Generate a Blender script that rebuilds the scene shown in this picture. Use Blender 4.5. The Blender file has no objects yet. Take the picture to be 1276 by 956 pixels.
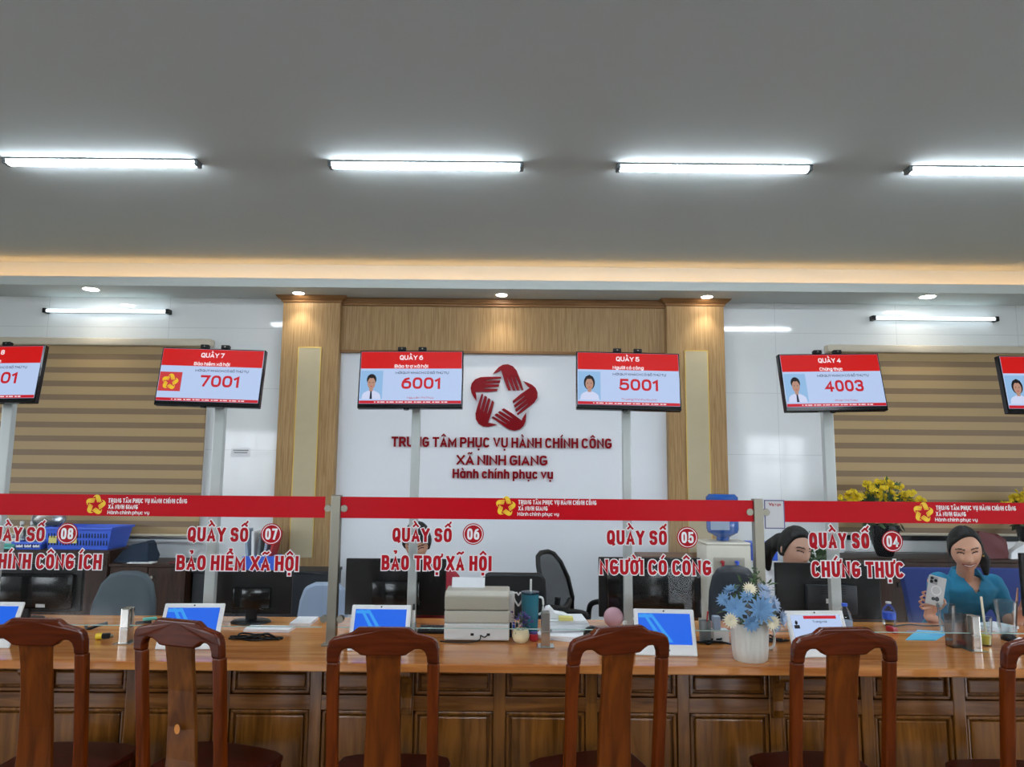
import bpy, bmesh, math, random
from mathutils import Vector, Matrix, noise
SC = bpy.context.scene
COL = SC.collection
PI = math.pi
# ------------------------------------------------------------------ camera, world, light, exposure
F_PX, PITCH, ROLL, EYE = 890.0, math.radians(7.0), math.radians(0.52), 1.62
cam_d = bpy.data.cameras.new('camera'); cam = bpy.data.objects.new('camera', cam_d); COL.objects.link(cam)
cam_d.sensor_width = 36.0; cam_d.lens = F_PX / 1276 * 36.0; cam_d.clip_start = 0.05
cam.matrix_world = Matrix.Translation((0, 0, EYE)) @ Matrix.Rotation(PI / 2 + PITCH, 4, 'X') @ Matrix.Rotation(ROLL, 4, 'Z')
SC.camera = cam
TUBE_POWER, WALL_TUBE_POWER, SPOT_W, COVE_W, DAY = 19.0, 1.0, 4.0, 6.0, 3.1
world = bpy.data.worlds.new('world'); SC.world = world; world.use_nodes = True
wn = world.node_tree; bg = wn.nodes['Background']; bg.inputs[1].default_value = DAY      # bright sky over a darker ground, seen only through the windows
wtc = wn.nodes.new('ShaderNodeTexCoord'); wsx = wn.nodes.new('ShaderNodeSeparateXYZ'); wcr = wn.nodes.new('ShaderNodeValToRGB')
wcr.color_ramp.elements[0].position, wcr.color_ramp.elements[1].position = 0.48, 0.54; wcr.color_ramp.elements[0].color, wcr.color_ramp.elements[1].color = (0.22, 0.23, 0.22, 1), (0.86, 0.92, 1.0, 1)
wmr = wn.nodes.new('ShaderNodeMapRange'); wmr.inputs[1].default_value, wmr.inputs[2].default_value = -1.0, 1.0
wn.links.new(wtc.outputs['Generated'], wsx.inputs[0]); wn.links.new(wsx.outputs['Z'], wmr.inputs[0]); wn.links.new(wmr.outputs[0], wcr.inputs[0]); wn.links.new(wcr.outputs[0], bg.inputs[0])
SC.view_settings.view_transform = 'Standard'; SC.view_settings.look = 'None'
SC.view_settings.gamma = 1.0; SC.view_settings.use_curve_mapping = False
SC.view_settings.exposure = 1.9

def ray(px, py):
    u = (px - 638) / F_PX; v = -(py - 478) / F_PX
    c, s = math.cos(ROLL), math.sin(ROLL); x, y = c * u - s * v, s * u + c * v
    cp, sp = math.cos(PITCH), math.sin(PITCH)
    return Vector((x, cp - sp * y, sp + cp * y))
def P(px, py, Y):                     # point of the photograph at distance Y
    d = ray(px, py); t = Y / d.y
    return Vector((d.x * t, Y, EYE + d.z * t))
def G(px, py, z=0.78):                # point of the photograph on a level surface
    d = ray(px, py); t = (z - EYE) / d.z
    return Vector((d.x * t, d.y * t, z))

# ------------------------------------------------------------------ materials
def lin(c):
    r = []
    for v in c[:3]:
        v /= 255.0; r.append(v / 12.92 if v <= 0.04045 else ((v + 0.055) / 1.055) ** 2.4)
    return (r[0], r[1], r[2], 1.0)
def base(name):
    m = bpy.data.materials.new(name); m.use_nodes = True
    nt = m.node_tree; return m, nt, nt.nodes['Principled BSDF']
def mat(name, c, rough=0.5, metal=0.0, bump=0.0, bscale=200.0, var=0.06, coat=0.0, alpha=None, spec=None):
    m, nt, b = base(name)
    tc = nt.nodes.new('ShaderNodeTexCoord'); nz = nt.nodes.new('ShaderNodeTexNoise'); nz.inputs['Scale'].default_value = 9.0
    nt.links.new(tc.outputs['Object'], nz.inputs['Vector'])
    mr = nt.nodes.new('ShaderNodeMapRange'); mr.inputs[3].default_value = 1 - var; mr.inputs[4].default_value = 1 + var
    nt.links.new(nz.outputs['Fac'], mr.inputs[0])
    mx = nt.nodes.new('ShaderNodeVectorMath'); mx.operation = 'SCALE'; mx.inputs[0].default_value = lin(c)[:3]
    nt.links.new(mr.outputs[0], mx.inputs['Scale']); nt.links.new(mx.outputs[0], b.inputs['Base Color'])
    b.inputs['Roughness'].default_value = rough; b.inputs['Metallic'].default_value = metal
    if coat: b.inputs['Coat Weight'].default_value = coat; b.inputs['Coat Roughness'].default_value = 0.08
    if spec is not None: b.inputs['Specular IOR Level'].default_value = spec
    if alpha is not None: b.inputs['Alpha'].default_value = alpha
    if bump:
        n2 = nt.nodes.new('ShaderNodeTexNoise'); n2.inputs['Scale'].default_value = bscale; nt.links.new(tc.outputs['Object'], n2.inputs['Vector'])
        bp = nt.nodes.new('ShaderNodeBump'); bp.inputs['Strength'].default_value = bump; bp.inputs['Distance'].default_value = 0.004
        nt.links.new(n2.outputs['Fac'], bp.inputs['Height']); nt.links.new(bp.outputs[0], b.inputs['Normal'])
    return m
def wood(name, c1, c2, scale=(14, 14, 1.2), rough=0.3, coat=0.3, ns=3.0, planks=0.0, spec=0.5):
    m, nt, b = base(name)
    tc = nt.nodes.new('ShaderNodeTexCoord'); mp = nt.nodes.new('ShaderNodeMapping'); mp.inputs['Scale'].default_value = scale
    nt.links.new(tc.outputs['Object'], mp.inputs['Vector'])
    nz = nt.nodes.new('ShaderNodeTexNoise'); nz.inputs['Scale'].default_value = ns; nz.inputs['Detail'].default_value = 6; nz.inputs['Distortion'].default_value = 0.6
    nt.links.new(mp.outputs[0], nz.inputs['Vector'])
    cr = nt.nodes.new('ShaderNodeValToRGB'); e = cr.color_ramp.elements
    e[0].position, e[1].position = 0.33, 0.68; e[0].color, e[1].color = lin(c1), lin(c2)
    nt.links.new(nz.outputs['Fac'], cr.inputs['Fac']); out = cr.outputs['Color']
    if planks:
        sx = nt.nodes.new('ShaderNodeSeparateXYZ'); nt.links.new(tc.outputs['Object'], sx.inputs[0])
        dv = nt.nodes.new('ShaderNodeMath'); dv.operation = 'DIVIDE'; dv.inputs[1].default_value = planks; nt.links.new(sx.outputs['Y'], dv.inputs[0])
        fl = nt.nodes.new('ShaderNodeMath'); fl.operation = 'FLOOR'; nt.links.new(dv.outputs[0], fl.inputs[0])
        wn = nt.nodes.new('ShaderNodeTexWhiteNoise'); wn.noise_dimensions = '1D'; nt.links.new(fl.outputs[0], wn.inputs['W'])
        mr = nt.nodes.new('ShaderNodeMapRange'); mr.inputs[3].default_value = 0.80; mr.inputs[4].default_value = 1.12; nt.links.new(wn.outputs['Value'], mr.inputs[0])
        vs = nt.nodes.new('ShaderNodeVectorMath'); vs.operation = 'SCALE'; nt.links.new(out, vs.inputs[0]); nt.links.new(mr.outputs[0], vs.inputs['Scale']); out = vs.outputs[0]
    nt.links.new(out, b.inputs['Base Color']); b.inputs['Specular IOR Level'].default_value = spec
    b.inputs['Roughness'].default_value = rough; b.inputs['Coat Weight'].default_value = coat; b.inputs['Coat Roughness'].default_value = 0.12
    return m
def emit(name, c, s=1.0, gloss=False):
    m, nt, b = base(name)
    b.inputs['Base Color'].default_value = (0.01, 0.01, 0.01, 1); b.inputs['Emission Color'].default_value = lin(c)
    b.inputs['Emission Strength'].default_value = s; b.inputs['Roughness'].default_value = 0.3; b.inputs['Specular IOR Level'].default_value = 0.12
    return m
def clear(name, tint=(244, 248, 246), ior=1.45, rough=0.0, refl=1.0):
    m = bpy.data.materials.new(name); m.use_nodes = True; nt = m.node_tree; nt.nodes.clear()
    o = nt.nodes.new('ShaderNodeOutputMaterial'); mx = nt.nodes.new('ShaderNodeMixShader')
    t = nt.nodes.new('ShaderNodeBsdfTransparent'); t.inputs[0].default_value = lin(tint)
    g = nt.nodes.new('ShaderNodeBsdfGlossy'); g.inputs['Roughness'].default_value = rough
    f = nt.nodes.new('ShaderNodeFresnel'); f.inputs['IOR'].default_value = ior
    ml = nt.nodes.new('ShaderNodeMath'); ml.operation = 'MULTIPLY'; ml.inputs[1].default_value = refl
    nt.links.new(f.outputs[0], ml.inputs[0]); nt.links.new(ml.outputs[0], mx.inputs[0])
    nt.links.new(t.outputs[0], mx.inputs[1]); nt.links.new(g.outputs[0], mx.inputs[2]); nt.links.new(mx.outputs[0], o.inputs['Surface'])
    return m
def grid_mat(name, c, line, sx, sz, ox=0.0, oz=0.0, w=0.004, rough=0.06, axes='XZ'):   # tiles with fine joints
    m, nt, b = base(name); tc = nt.nodes.new('ShaderNodeTexCoord'); s = nt.nodes.new('ShaderNodeSeparateXYZ'); nt.links.new(tc.outputs['Object'], s.inputs[0])
    fac = None
    for ax, st, of in ((axes[0], sx, ox), (axes[1], sz, oz)):
        a = nt.nodes.new('ShaderNodeMath'); a.operation = 'SUBTRACT'; a.inputs[1].default_value = of; nt.links.new(s.outputs[ax], a.inputs[0])
        p = nt.nodes.new('ShaderNodeMath'); p.operation = 'PINGPONG'; p.inputs[1].default_value = st / 2; nt.links.new(a.outputs[0], p.inputs[0])
        l = nt.nodes.new('ShaderNodeMath'); l.operation = 'LESS_THAN'; l.inputs[1].default_value = w / 2; nt.links.new(p.outputs[0], l.inputs[0])
        if fac is None: fac = l
        else:
            q = nt.nodes.new('ShaderNodeMath'); q.operation = 'MAXIMUM'; nt.links.new(fac.outputs[0], q.inputs[0]); nt.links.new(l.outputs[0], q.inputs[1]); fac = q
    mx = nt.nodes.new('ShaderNodeMix'); mx.data_type = 'RGBA'; mx.inputs[6].default_value = lin(c); mx.inputs[7].default_value = lin(line)
    nt.links.new(fac.outputs[0], mx.inputs[0]); nt.links.new(mx.outputs[2], b.inputs['Base Color']); b.inputs['Roughness'].default_value = rough
    return m
def stripe_mat(name, c1, c2, pitch, frac, oz):
    m, nt, b = base(name); tc = nt.nodes.new('ShaderNodeTexCoord'); s = nt.nodes.new('ShaderNodeSeparateXYZ'); nt.links.new(tc.outputs['Object'], s.inputs[0])
    a = nt.nodes.new('ShaderNodeMath'); a.operation = 'SUBTRACT'; a.inputs[1].default_value = oz; nt.links.new(s.outputs['Z'], a.inputs[0])
    d = nt.nodes.new('ShaderNodeMath'); d.operation = 'DIVIDE'; d.inputs[1].default_value = pitch; nt.links.new(a.outputs[0], d.inputs[0])
    f = nt.nodes.new('ShaderNodeMath'); f.operation = 'FLOORED_MODULO'; f.inputs[1].default_value = 1.0; nt.links.new(d.outputs[0], f.inputs[0])
    l = nt.nodes.new('ShaderNodeMath'); l.operation = 'LESS_THAN'; l.inputs[1].default_value = frac; nt.links.new(f.outputs[0], l.inputs[0])
    mx = nt.nodes.new('ShaderNodeMix'); mx.data_type = 'RGBA'; mx.inputs[6].default_value = lin(c1); mx.inputs[7].default_value = lin(c2)
    nt.links.new(l.outputs[0], mx.inputs[0]); nt.links.new(mx.outputs[2], b.inputs['Base Color']); b.inputs['Roughness'].default_value = 0.5
    return m
M = dict(
    ceil=mat('ceiling_paint', (204, 211, 209), 0.9, var=0.01), wallp=mat('white_paint', (228, 231, 236), 0.55, var=0.01),
    tile=grid_mat('glossy_wall_tile', (226, 229, 230), (196, 200, 202), 1.2, 0.6, -4.6, 0.0), rear=mat('rear_paint', (214, 214, 212), 0.8, var=0.02),
    floor=grid_mat('floor_tile', (104, 101, 97), (84, 82, 78), 0.6, 0.6, rough=0.12, axes='XY'),
    oak=wood('light_oak_laminate', (146, 113, 72), (178, 146, 102), (42, 42, 1.2), 0.45, 0.0, spec=.25), oak_trim=wood('oak_moulding', (128, 90, 54), (152, 112, 72), (1.0, 20, 20), 0.42, 0.0, spec=.25),
    inlay=mat('cream_inlay', (184, 170, 138), 0.35), gold=mat('brass_edge', (214, 180, 96), 0.3, 0.8),
    top=wood('varnished_worktop', (176, 104, 48), (212, 144, 80), (0.7, 9, 9), 0.16, 0.15, 2.4, planks=0.13, spec=.3),
    front=wood('varnished_panel', (84, 48, 10), (126, 78, 28), (10, 10, 0.9), 0.26, 0.3, spec=.35), rail=wood('varnished_rail', (86, 48, 12), (126, 78, 30), (0.9, 10, 10), 0.26, 0.3, spec=.35),
    chair=wood('red_brown_chair_wood', (74, 28, 4), (106, 44, 8), (12, 12, 1.0), 0.26, 0.1, spec=.15), chair_top=wood('red_brown_rail_wood', (64, 22, 4), (92, 34, 7), (1.2, 12, 12), 0.2, 0.12, spec=.15),
    splat=wood('chair_splat_wood', (76, 32, 4), (112, 54, 10), (9, 9, 0.8), 0.3, 0.08, spec=.15), splat2=wood('figured_splat_wood', (60, 26, 4), (118, 66, 18), (6, 6, 1.4), 0.3, 0.12, spec=.25),
    seat=wood('dark_seat_wood', (48, 8, 4), (70, 16, 6), (1.5, 10, 10), 0.3, 0.1, spec=.25),
    dark_wood=wood('dark_cabinet_wood', (40, 25, 18), (66, 42, 30), (10, 10, 0.9), 0.4, 0.0, spec=.2), mid_wood=wood('brown_cabinet_wood', (92, 54, 28), (120, 76, 44), (10, 10, 0.9), 0.4, 0.0, spec=.25),
    black=mat('black_plastic', (12, 13, 15), 0.4, spec=0.3), gblack=mat('gloss_black', (9, 10, 12), 0.12, spec=0.4), dgrey=mat('dark_grey_plastic', (46, 50, 54), 0.45), slate=mat('dark_slate', (28, 33, 40), 0.45),
    steel=mat('brushed_steel', (134, 130, 118), 0.3, 0.9), chrome=mat('chrome', (200, 197, 190), 0.16, 0.95), alu=mat('aluminium_frame', (214, 216, 216), 0.4, 0.2),
    pole=mat('pale_steel_pole', (186, 192, 190), 0.35, 0.35), white=mat('white_plastic', (222, 222, 220), 0.4, var=0.02), beige=mat('beige_plastic', (196, 190, 176), 0.45, var=0.02),
    beige2=mat('warm_grey_plastic', (172, 164, 148), 0.4, var=0.02), paper=mat('paper', (232, 233, 236), 0.8, var=0.03), cyan=mat('cyan_card', (86, 184, 222), 0.6), navy=mat('navy_cloth', (20, 40, 62), 0.9, bump=0.5, bscale=60),
    blue=mat('blue_plastic', (56, 100, 224), 0.4), blue_pad=mat('blue_upholstery', (32, 54, 122), 0.8, bump=0.2, bscale=400), bottle=mat('blue_bottle', (34, 92, 176), 0.15, alpha=0.92), yellow_tag=mat('yellow_card', (222, 212, 120), 0.7),
    grey_fab=mat('grey_chair_fabric', (84, 94, 100), 0.95, bump=0.4, bscale=500), pale_blue=mat('pale_blue_plastic', (152, 168, 190), 0.5), dark_fab=mat('charcoal_fabric', (54, 58, 64), 0.95, bump=0.3, bscale=500),
    mesh=mat('black_mesh', (30, 32, 34), 0.8, alpha=0.6), red=mat('red_vinyl', (196, 4, 24), 0.3, var=0.02, spec=0.15), red_txt=mat('dark_red_vinyl', (176, 6, 24), 0.5, var=0.02, spec=0.2), white_txt=mat('white_vinyl', (240, 240, 240), 0.4, var=0.01),
    acryl=mat('red_acrylic', (134, 4, 18), 0.25, var=0.03, spec=0.12), yell=mat('yellow_vinyl', (250, 208, 44), 0.5, var=0.03), glass=clear('clear_glass', (253, 254, 254), 1.45, 0.0, 0.32), tumbler=clear('teal_glass', (60, 150, 170), 1.4),
    smoke=clear('smoked_acrylic', (236, 230, 226), 1.45, 0.0, 0.6), plastic=clear('clear_plastic', (246, 250, 251), 1.45, 0.05, 0.6), haze=clear('plastic_bag', (224, 230, 236), 1.8, 0.3, 2.0), edge=mat('green_glass_edge', (176, 204, 196), 0.2),
    skin=mat('skin', (214, 162, 134), 0.55, var=0.05), skin2=mat('fair_skin', (212, 166, 142), 0.55, var=0.05), lip=mat('lips', (160, 70, 66), 0.45), eye=mat('eye_line', (34, 22, 20), 0.4), tooth=mat('teeth', (232, 226, 216), 0.35), brow=mat('brow', (62, 42, 34), 0.8),
    hair=mat('black_hair', (8, 7, 7), 0.55, bump=0.8, bscale=120, spec=0.3), teal=mat('teal_shirt', (20, 122, 160), 0.8, bump=0.15, bscale=300), blouse=mat('white_blouse', (222, 222, 226), 0.85, bump=0.2, bscale=120), redshirt=mat('red_shirt', (150, 28, 46), 0.85), trouser=mat('dark_trousers', (30, 32, 40), 0.9),
    blue_fl=mat('blue_petal', (118, 158, 196), 0.8, var=0.45), pale_fl=mat('pale_blue_petal', (152, 170, 196), 0.7, var=0.2), cream_fl=mat('cream_petal', (238, 228, 200), 0.7), yel_fl=mat('yellow_petal', (226, 196, 30), 0.7, var=0.2), leaf=mat('leaf', (78, 104, 66), 0.6, var=0.25),
    purple=mat('purple_petal', (84, 70, 140), 0.7, var=0.2), stone=mat('pale_stone_pot', (198, 194, 184), 0.6, bump=0.3, bscale=40), cream=mat('cream_pot', (232, 218, 176), 0.4), vase=mat('dark_vase', (22, 24, 28), 0.2), pink=mat('pink_quartz', (206, 160, 170), 0.12, var=0.12),
    maroon=mat('maroon_bag', (96, 34, 36), 0.6), redp=mat('red_plastic', (178, 26, 40), 0.4), teal_p=mat('teal_plastic', (90, 190, 180), 0.4), yel_p=mat('yellow_plastic', (228, 196, 50), 0.4), drink=mat('yellow_drink', (226, 206, 90), 0.2), pgrey=mat('grey_cup', (104, 112, 116), 0.45), dispenser=mat('cream_dispenser', (212, 206, 190), 0.45),
    winglass=mat('dim_outdoors_glass', (48, 52, 54), 0.08), cassette=mat('blind_cassette', (206, 196, 176), 0.4), card=mat('grey_card', (206, 204, 206), 0.5, var=0.02), cardb=mat('card_border', (90, 84, 130), 0.5),  # winglass: opaque pane, the dim outdoors is put into its colour
    label=mat('monitor_label', (196, 200, 200), 0.5),
    s_red=emit('screen_red', (204, 14, 12), 0.257), s_white=emit('screen_white', (184, 204, 240), 0.257), s_dred=emit('screen_crimson', (206, 22, 40), 0.230), s_text=emit('screen_white_text', (250, 240, 245), 0.270), s_dark=emit('screen_dark_text', (24, 28, 48), 0.216),
    s_blue=emit('screen_sky', (148, 190, 232), 0.243), s_skin=emit('screen_face', (196, 150, 130), 0.216), s_hair=emit('screen_hair', (28, 24, 28), 0.216), s_shirt=emit('screen_shirt', (206, 214, 242), 0.257), s_tie=emit('screen_tie', (30, 36, 60), 0.216), s_yel=emit('screen_yellow', (240, 200, 40), 0.243), s_brick=emit('screen_logo_red', (206, 60, 62), 0.243),
    t_blue=emit('tablet_blue', (30, 104, 238), 0.243), t_cyan=emit('tablet_cyan', (60, 160, 246), 0.243),
    tube=emit('tube_light', (232, 244, 255), TUBE_POWER), wtube=emit('wall_tube_light', (225, 246, 255), WALL_TUBE_POWER), lens=emit('downlight_lens', (255, 246, 232), 14.0),
)
M['blind'] = stripe_mat('zebra_blind', (176, 148, 104), (132, 108, 80), 0.1335, 0.42, 2.80)

# ------------------------------------------------------------------ mesh helpers
def T(bm, vs, mtx):
    if mtx is not None: bmesh.ops.transform(bm, matrix=mtx, verts=vs)
def box(bm, x0, x1, y0, y1, z0, z1, bev=0.0, mtx=None, seg=2):
    r = bmesh.ops.create_cube(bm, size=1.0); vs = r['verts']
    bmesh.ops.transform(bm, matrix=Matrix.Translation(((x0 + x1) / 2, (y0 + y1) / 2, (z0 + z1) / 2)) @ Matrix.Diagonal((abs(x1 - x0), abs(y1 - y0), abs(z1 - z0), 1)), verts=vs)
    if bev:
        es = list({e for v in vs for e in v.link_edges})
        rr = bmesh.ops.bevel(bm, geom=es, offset=bev, segments=seg, profile=0.5, affect='EDGES')
        vs = list({v for f in rr['faces'] for v in f.verts} | {v for v in vs if v.is_valid})
    T(bm, vs, mtx); return vs
def cyl(bm, p0, p1, r0, r1=None, n=20, cap=True):
    p0, p1 = Vector(p0), Vector(p1); d = p1 - p0
    r = bmesh.ops.create_cone(bm, cap_ends=cap, segments=n, radius1=r0, radius2=r0 if r1 is None else r1, depth=d.length)
    bmesh.ops.transform(bm, matrix=Matrix.Translation((p0 + p1) / 2) @ d.to_track_quat('Z', 'Y').to_matrix().to_4x4(), verts=r['verts']); return r['verts']
def ball(bm, c, r, sub=2):
    if not hasattr(r, '__len__'): r = (r, r, r)
    q = bmesh.ops.create_icosphere(bm, subdivisions=sub, radius=1.0)
    bmesh.ops.transform(bm, matrix=Matrix.Translation(c) @ Matrix.Diagonal((r[0], r[1], r[2], 1)), verts=q['verts']); return q['verts']
def rcone(bm, p0, r0, p1, r1, n=14):
    ball(bm, p0, r0); ball(bm, p1, r1); cyl(bm, p0, p1, r0, r1, n)
def chain(bm, pts):
    for (a, ra), (b, rb) in zip(pts[:-1], pts[1:]): rcone(bm, a, ra, b, rb)
def lathe(bm, prof, n=28, c=(0, 0, 0), flute=0.0, nf=12, ell=1.0):
    rings = []
    for r, z in prof:
        rings.append([bm.verts.new((c[0] + r * (1 + flute * math.cos(nf * 2 * PI * k / n)) * math.cos(2 * PI * k / n), c[1] + ell * r * (1 + flute * math.cos(nf * 2 * PI * k / n)) * math.sin(2 * PI * k / n), c[2] + z)) for k in range(n)])
    for a, b in zip(rings[:-1], rings[1:]):
        for k in range(n): bm.faces.new((a[k], a[(k + 1) % n], b[(k + 1) % n], b[k]))
    bm.faces.new(rings[0][::-1]); bm.faces.new(rings[-1])
def prism(bm, pts, y0, y1, mtx=None):          # outline in x,z pushed along y
    a = [bm.verts.new((x, y0, z)) for x, z in pts]; b = [bm.verts.new((x, y1, z)) for x, z in pts]; n = len(pts)
    bm.faces.new(a); bm.faces.new(b[::-1])
    for k in range(n): bm.faces.new((a[k], b[k], b[(k + 1) % n], a[(k + 1) % n]))
    T(bm, a + b, mtx); return a + b
def tube(bm, pts, r, n=8):
    pts = [Vector(p) for p in pts]; rings = []
    for i, p in enumerate(pts):
        d = (pts[min(i + 1, len(pts) - 1)] - pts[max(i - 1, 0)]).normalized(); q = d.to_track_quat('Z', 'Y')
        rr = r[i] if hasattr(r, '__len__') else r
        rings.append([bm.verts.new(p + q @ Vector((rr * math.cos(2 * PI * k / n), rr * math.sin(2 * PI * k / n), 0))) for k in range(n)])
    for a, b in zip(rings[:-1], rings[1:]):
        for k in range(n): bm.faces.new((a[k], a[(k + 1) % n], b[(k + 1) % n], b[k]))
    bm.faces.new(rings[0][::-1]); bm.faces.new(rings[-1])
def curve(pts, n=8):                            # smooth path through points
    pts = [Vector(p) for p in pts]; out = []
    for i in range(len(pts) - 1):
        a, b, c, d = pts[max(i - 1, 0)], pts[i], pts[i + 1], pts[min(i + 2, len(pts) - 1)]
        for k in range(n):
            t = k / n; out.append(0.5 * ((2 * b) + (c - a) * t + (2 * a - 5 * b + 4 * c - d) * t * t + (3 * b - a - 3 * c + d) * t ** 3))
    return out + [pts[-1]]
def loft(bm, secs, n=28, mtx=None):             # closed body of elliptical sections (centre, rx, ry), power 2.4
    rings = []
    for c, rx, ry in secs:
        rg = []
        for k in range(n):
            a = 2 * PI * k / n; ca, sa = math.cos(a), math.sin(a)
            rg.append(bm.verts.new((c[0] + rx * math.copysign(abs(ca) ** 0.83, ca), c[1] + ry * math.copysign(abs(sa) ** 0.83, sa), c[2])))
        rings.append(rg)
    for a, b in zip(rings[:-1], rings[1:]):
        for k in range(n): bm.faces.new((a[k], a[(k + 1) % n], b[(k + 1) % n], b[k]))
    bm.faces.new(rings[0][::-1]); bm.faces.new(rings[-1])
    if mtx is not None: T(bm, [v for r in rings for v in r], mtx)
def obj(name, bm, m, parent=None, smooth=False, bevel=0.0, loc=None):
    me = bm
    if isinstance(bm, bmesh.types.BMesh):
        bmesh.ops.recalc_face_normals(bm, faces=bm.faces); me = bpy.data.meshes.new(name); bm.to_mesh(me); bm.free()
    if not me.materials: me.materials.append(M[m] if isinstance(m, str) else m)
    if smooth:
        me.polygons.foreach_set('use_smooth', [True] * len(me.polygons))
        try: me.set_sharp_from_angle(angle=math.radians(40))
        except Exception: pass
    o = bpy.data.objects.new(name, me); COL.objects.link(o)
    if parent: o.parent = parent
    if loc is not None: o.location = loc
    if bevel:
        b = o.modifiers.new('edge', 'BEVEL'); b.width = bevel; b.segments = 3; b.limit_method = 'ANGLE'; b.angle_limit = math.radians(35)
    return o
def nb(): return bmesh.new()
def B(*a, **k):
    bm = nb(); box(bm, *a, **k); return bm
def tag(o, label, cat, group=None):
    o['label'] = label; o['category'] = cat
    if group: o['group'] = group
    return o
def thing(name, label, cat, loc=(0, 0, 0), rz=0.0, group=None):
    o = bpy.data.objects.new(name, None); COL.objects.link(o); o.location = loc; o.rotation_euler = (0, 0, rz); o.empty_display_size = 0.05
    return tag(o, label, cat, group)
def struct(name, bm, m, parent=None, **k):
    o = obj(name, bm, m, parent, **k)
    if not parent: o['kind'] = 'structure'
    return o
def dup(root, loc, rz, label, group=None):
    r = root.copy(); COL.objects.link(r); r.location = loc; r.rotation_euler = (0, 0, rz); r['label'] = label
    if group: r['group'] = group
    for ch in list(root.children):
        c = ch.copy(); COL.objects.link(c); c.parent = r
        for g in ch.children:
            d = g.copy(); COL.objects.link(d); d.parent = c
    return r
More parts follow.
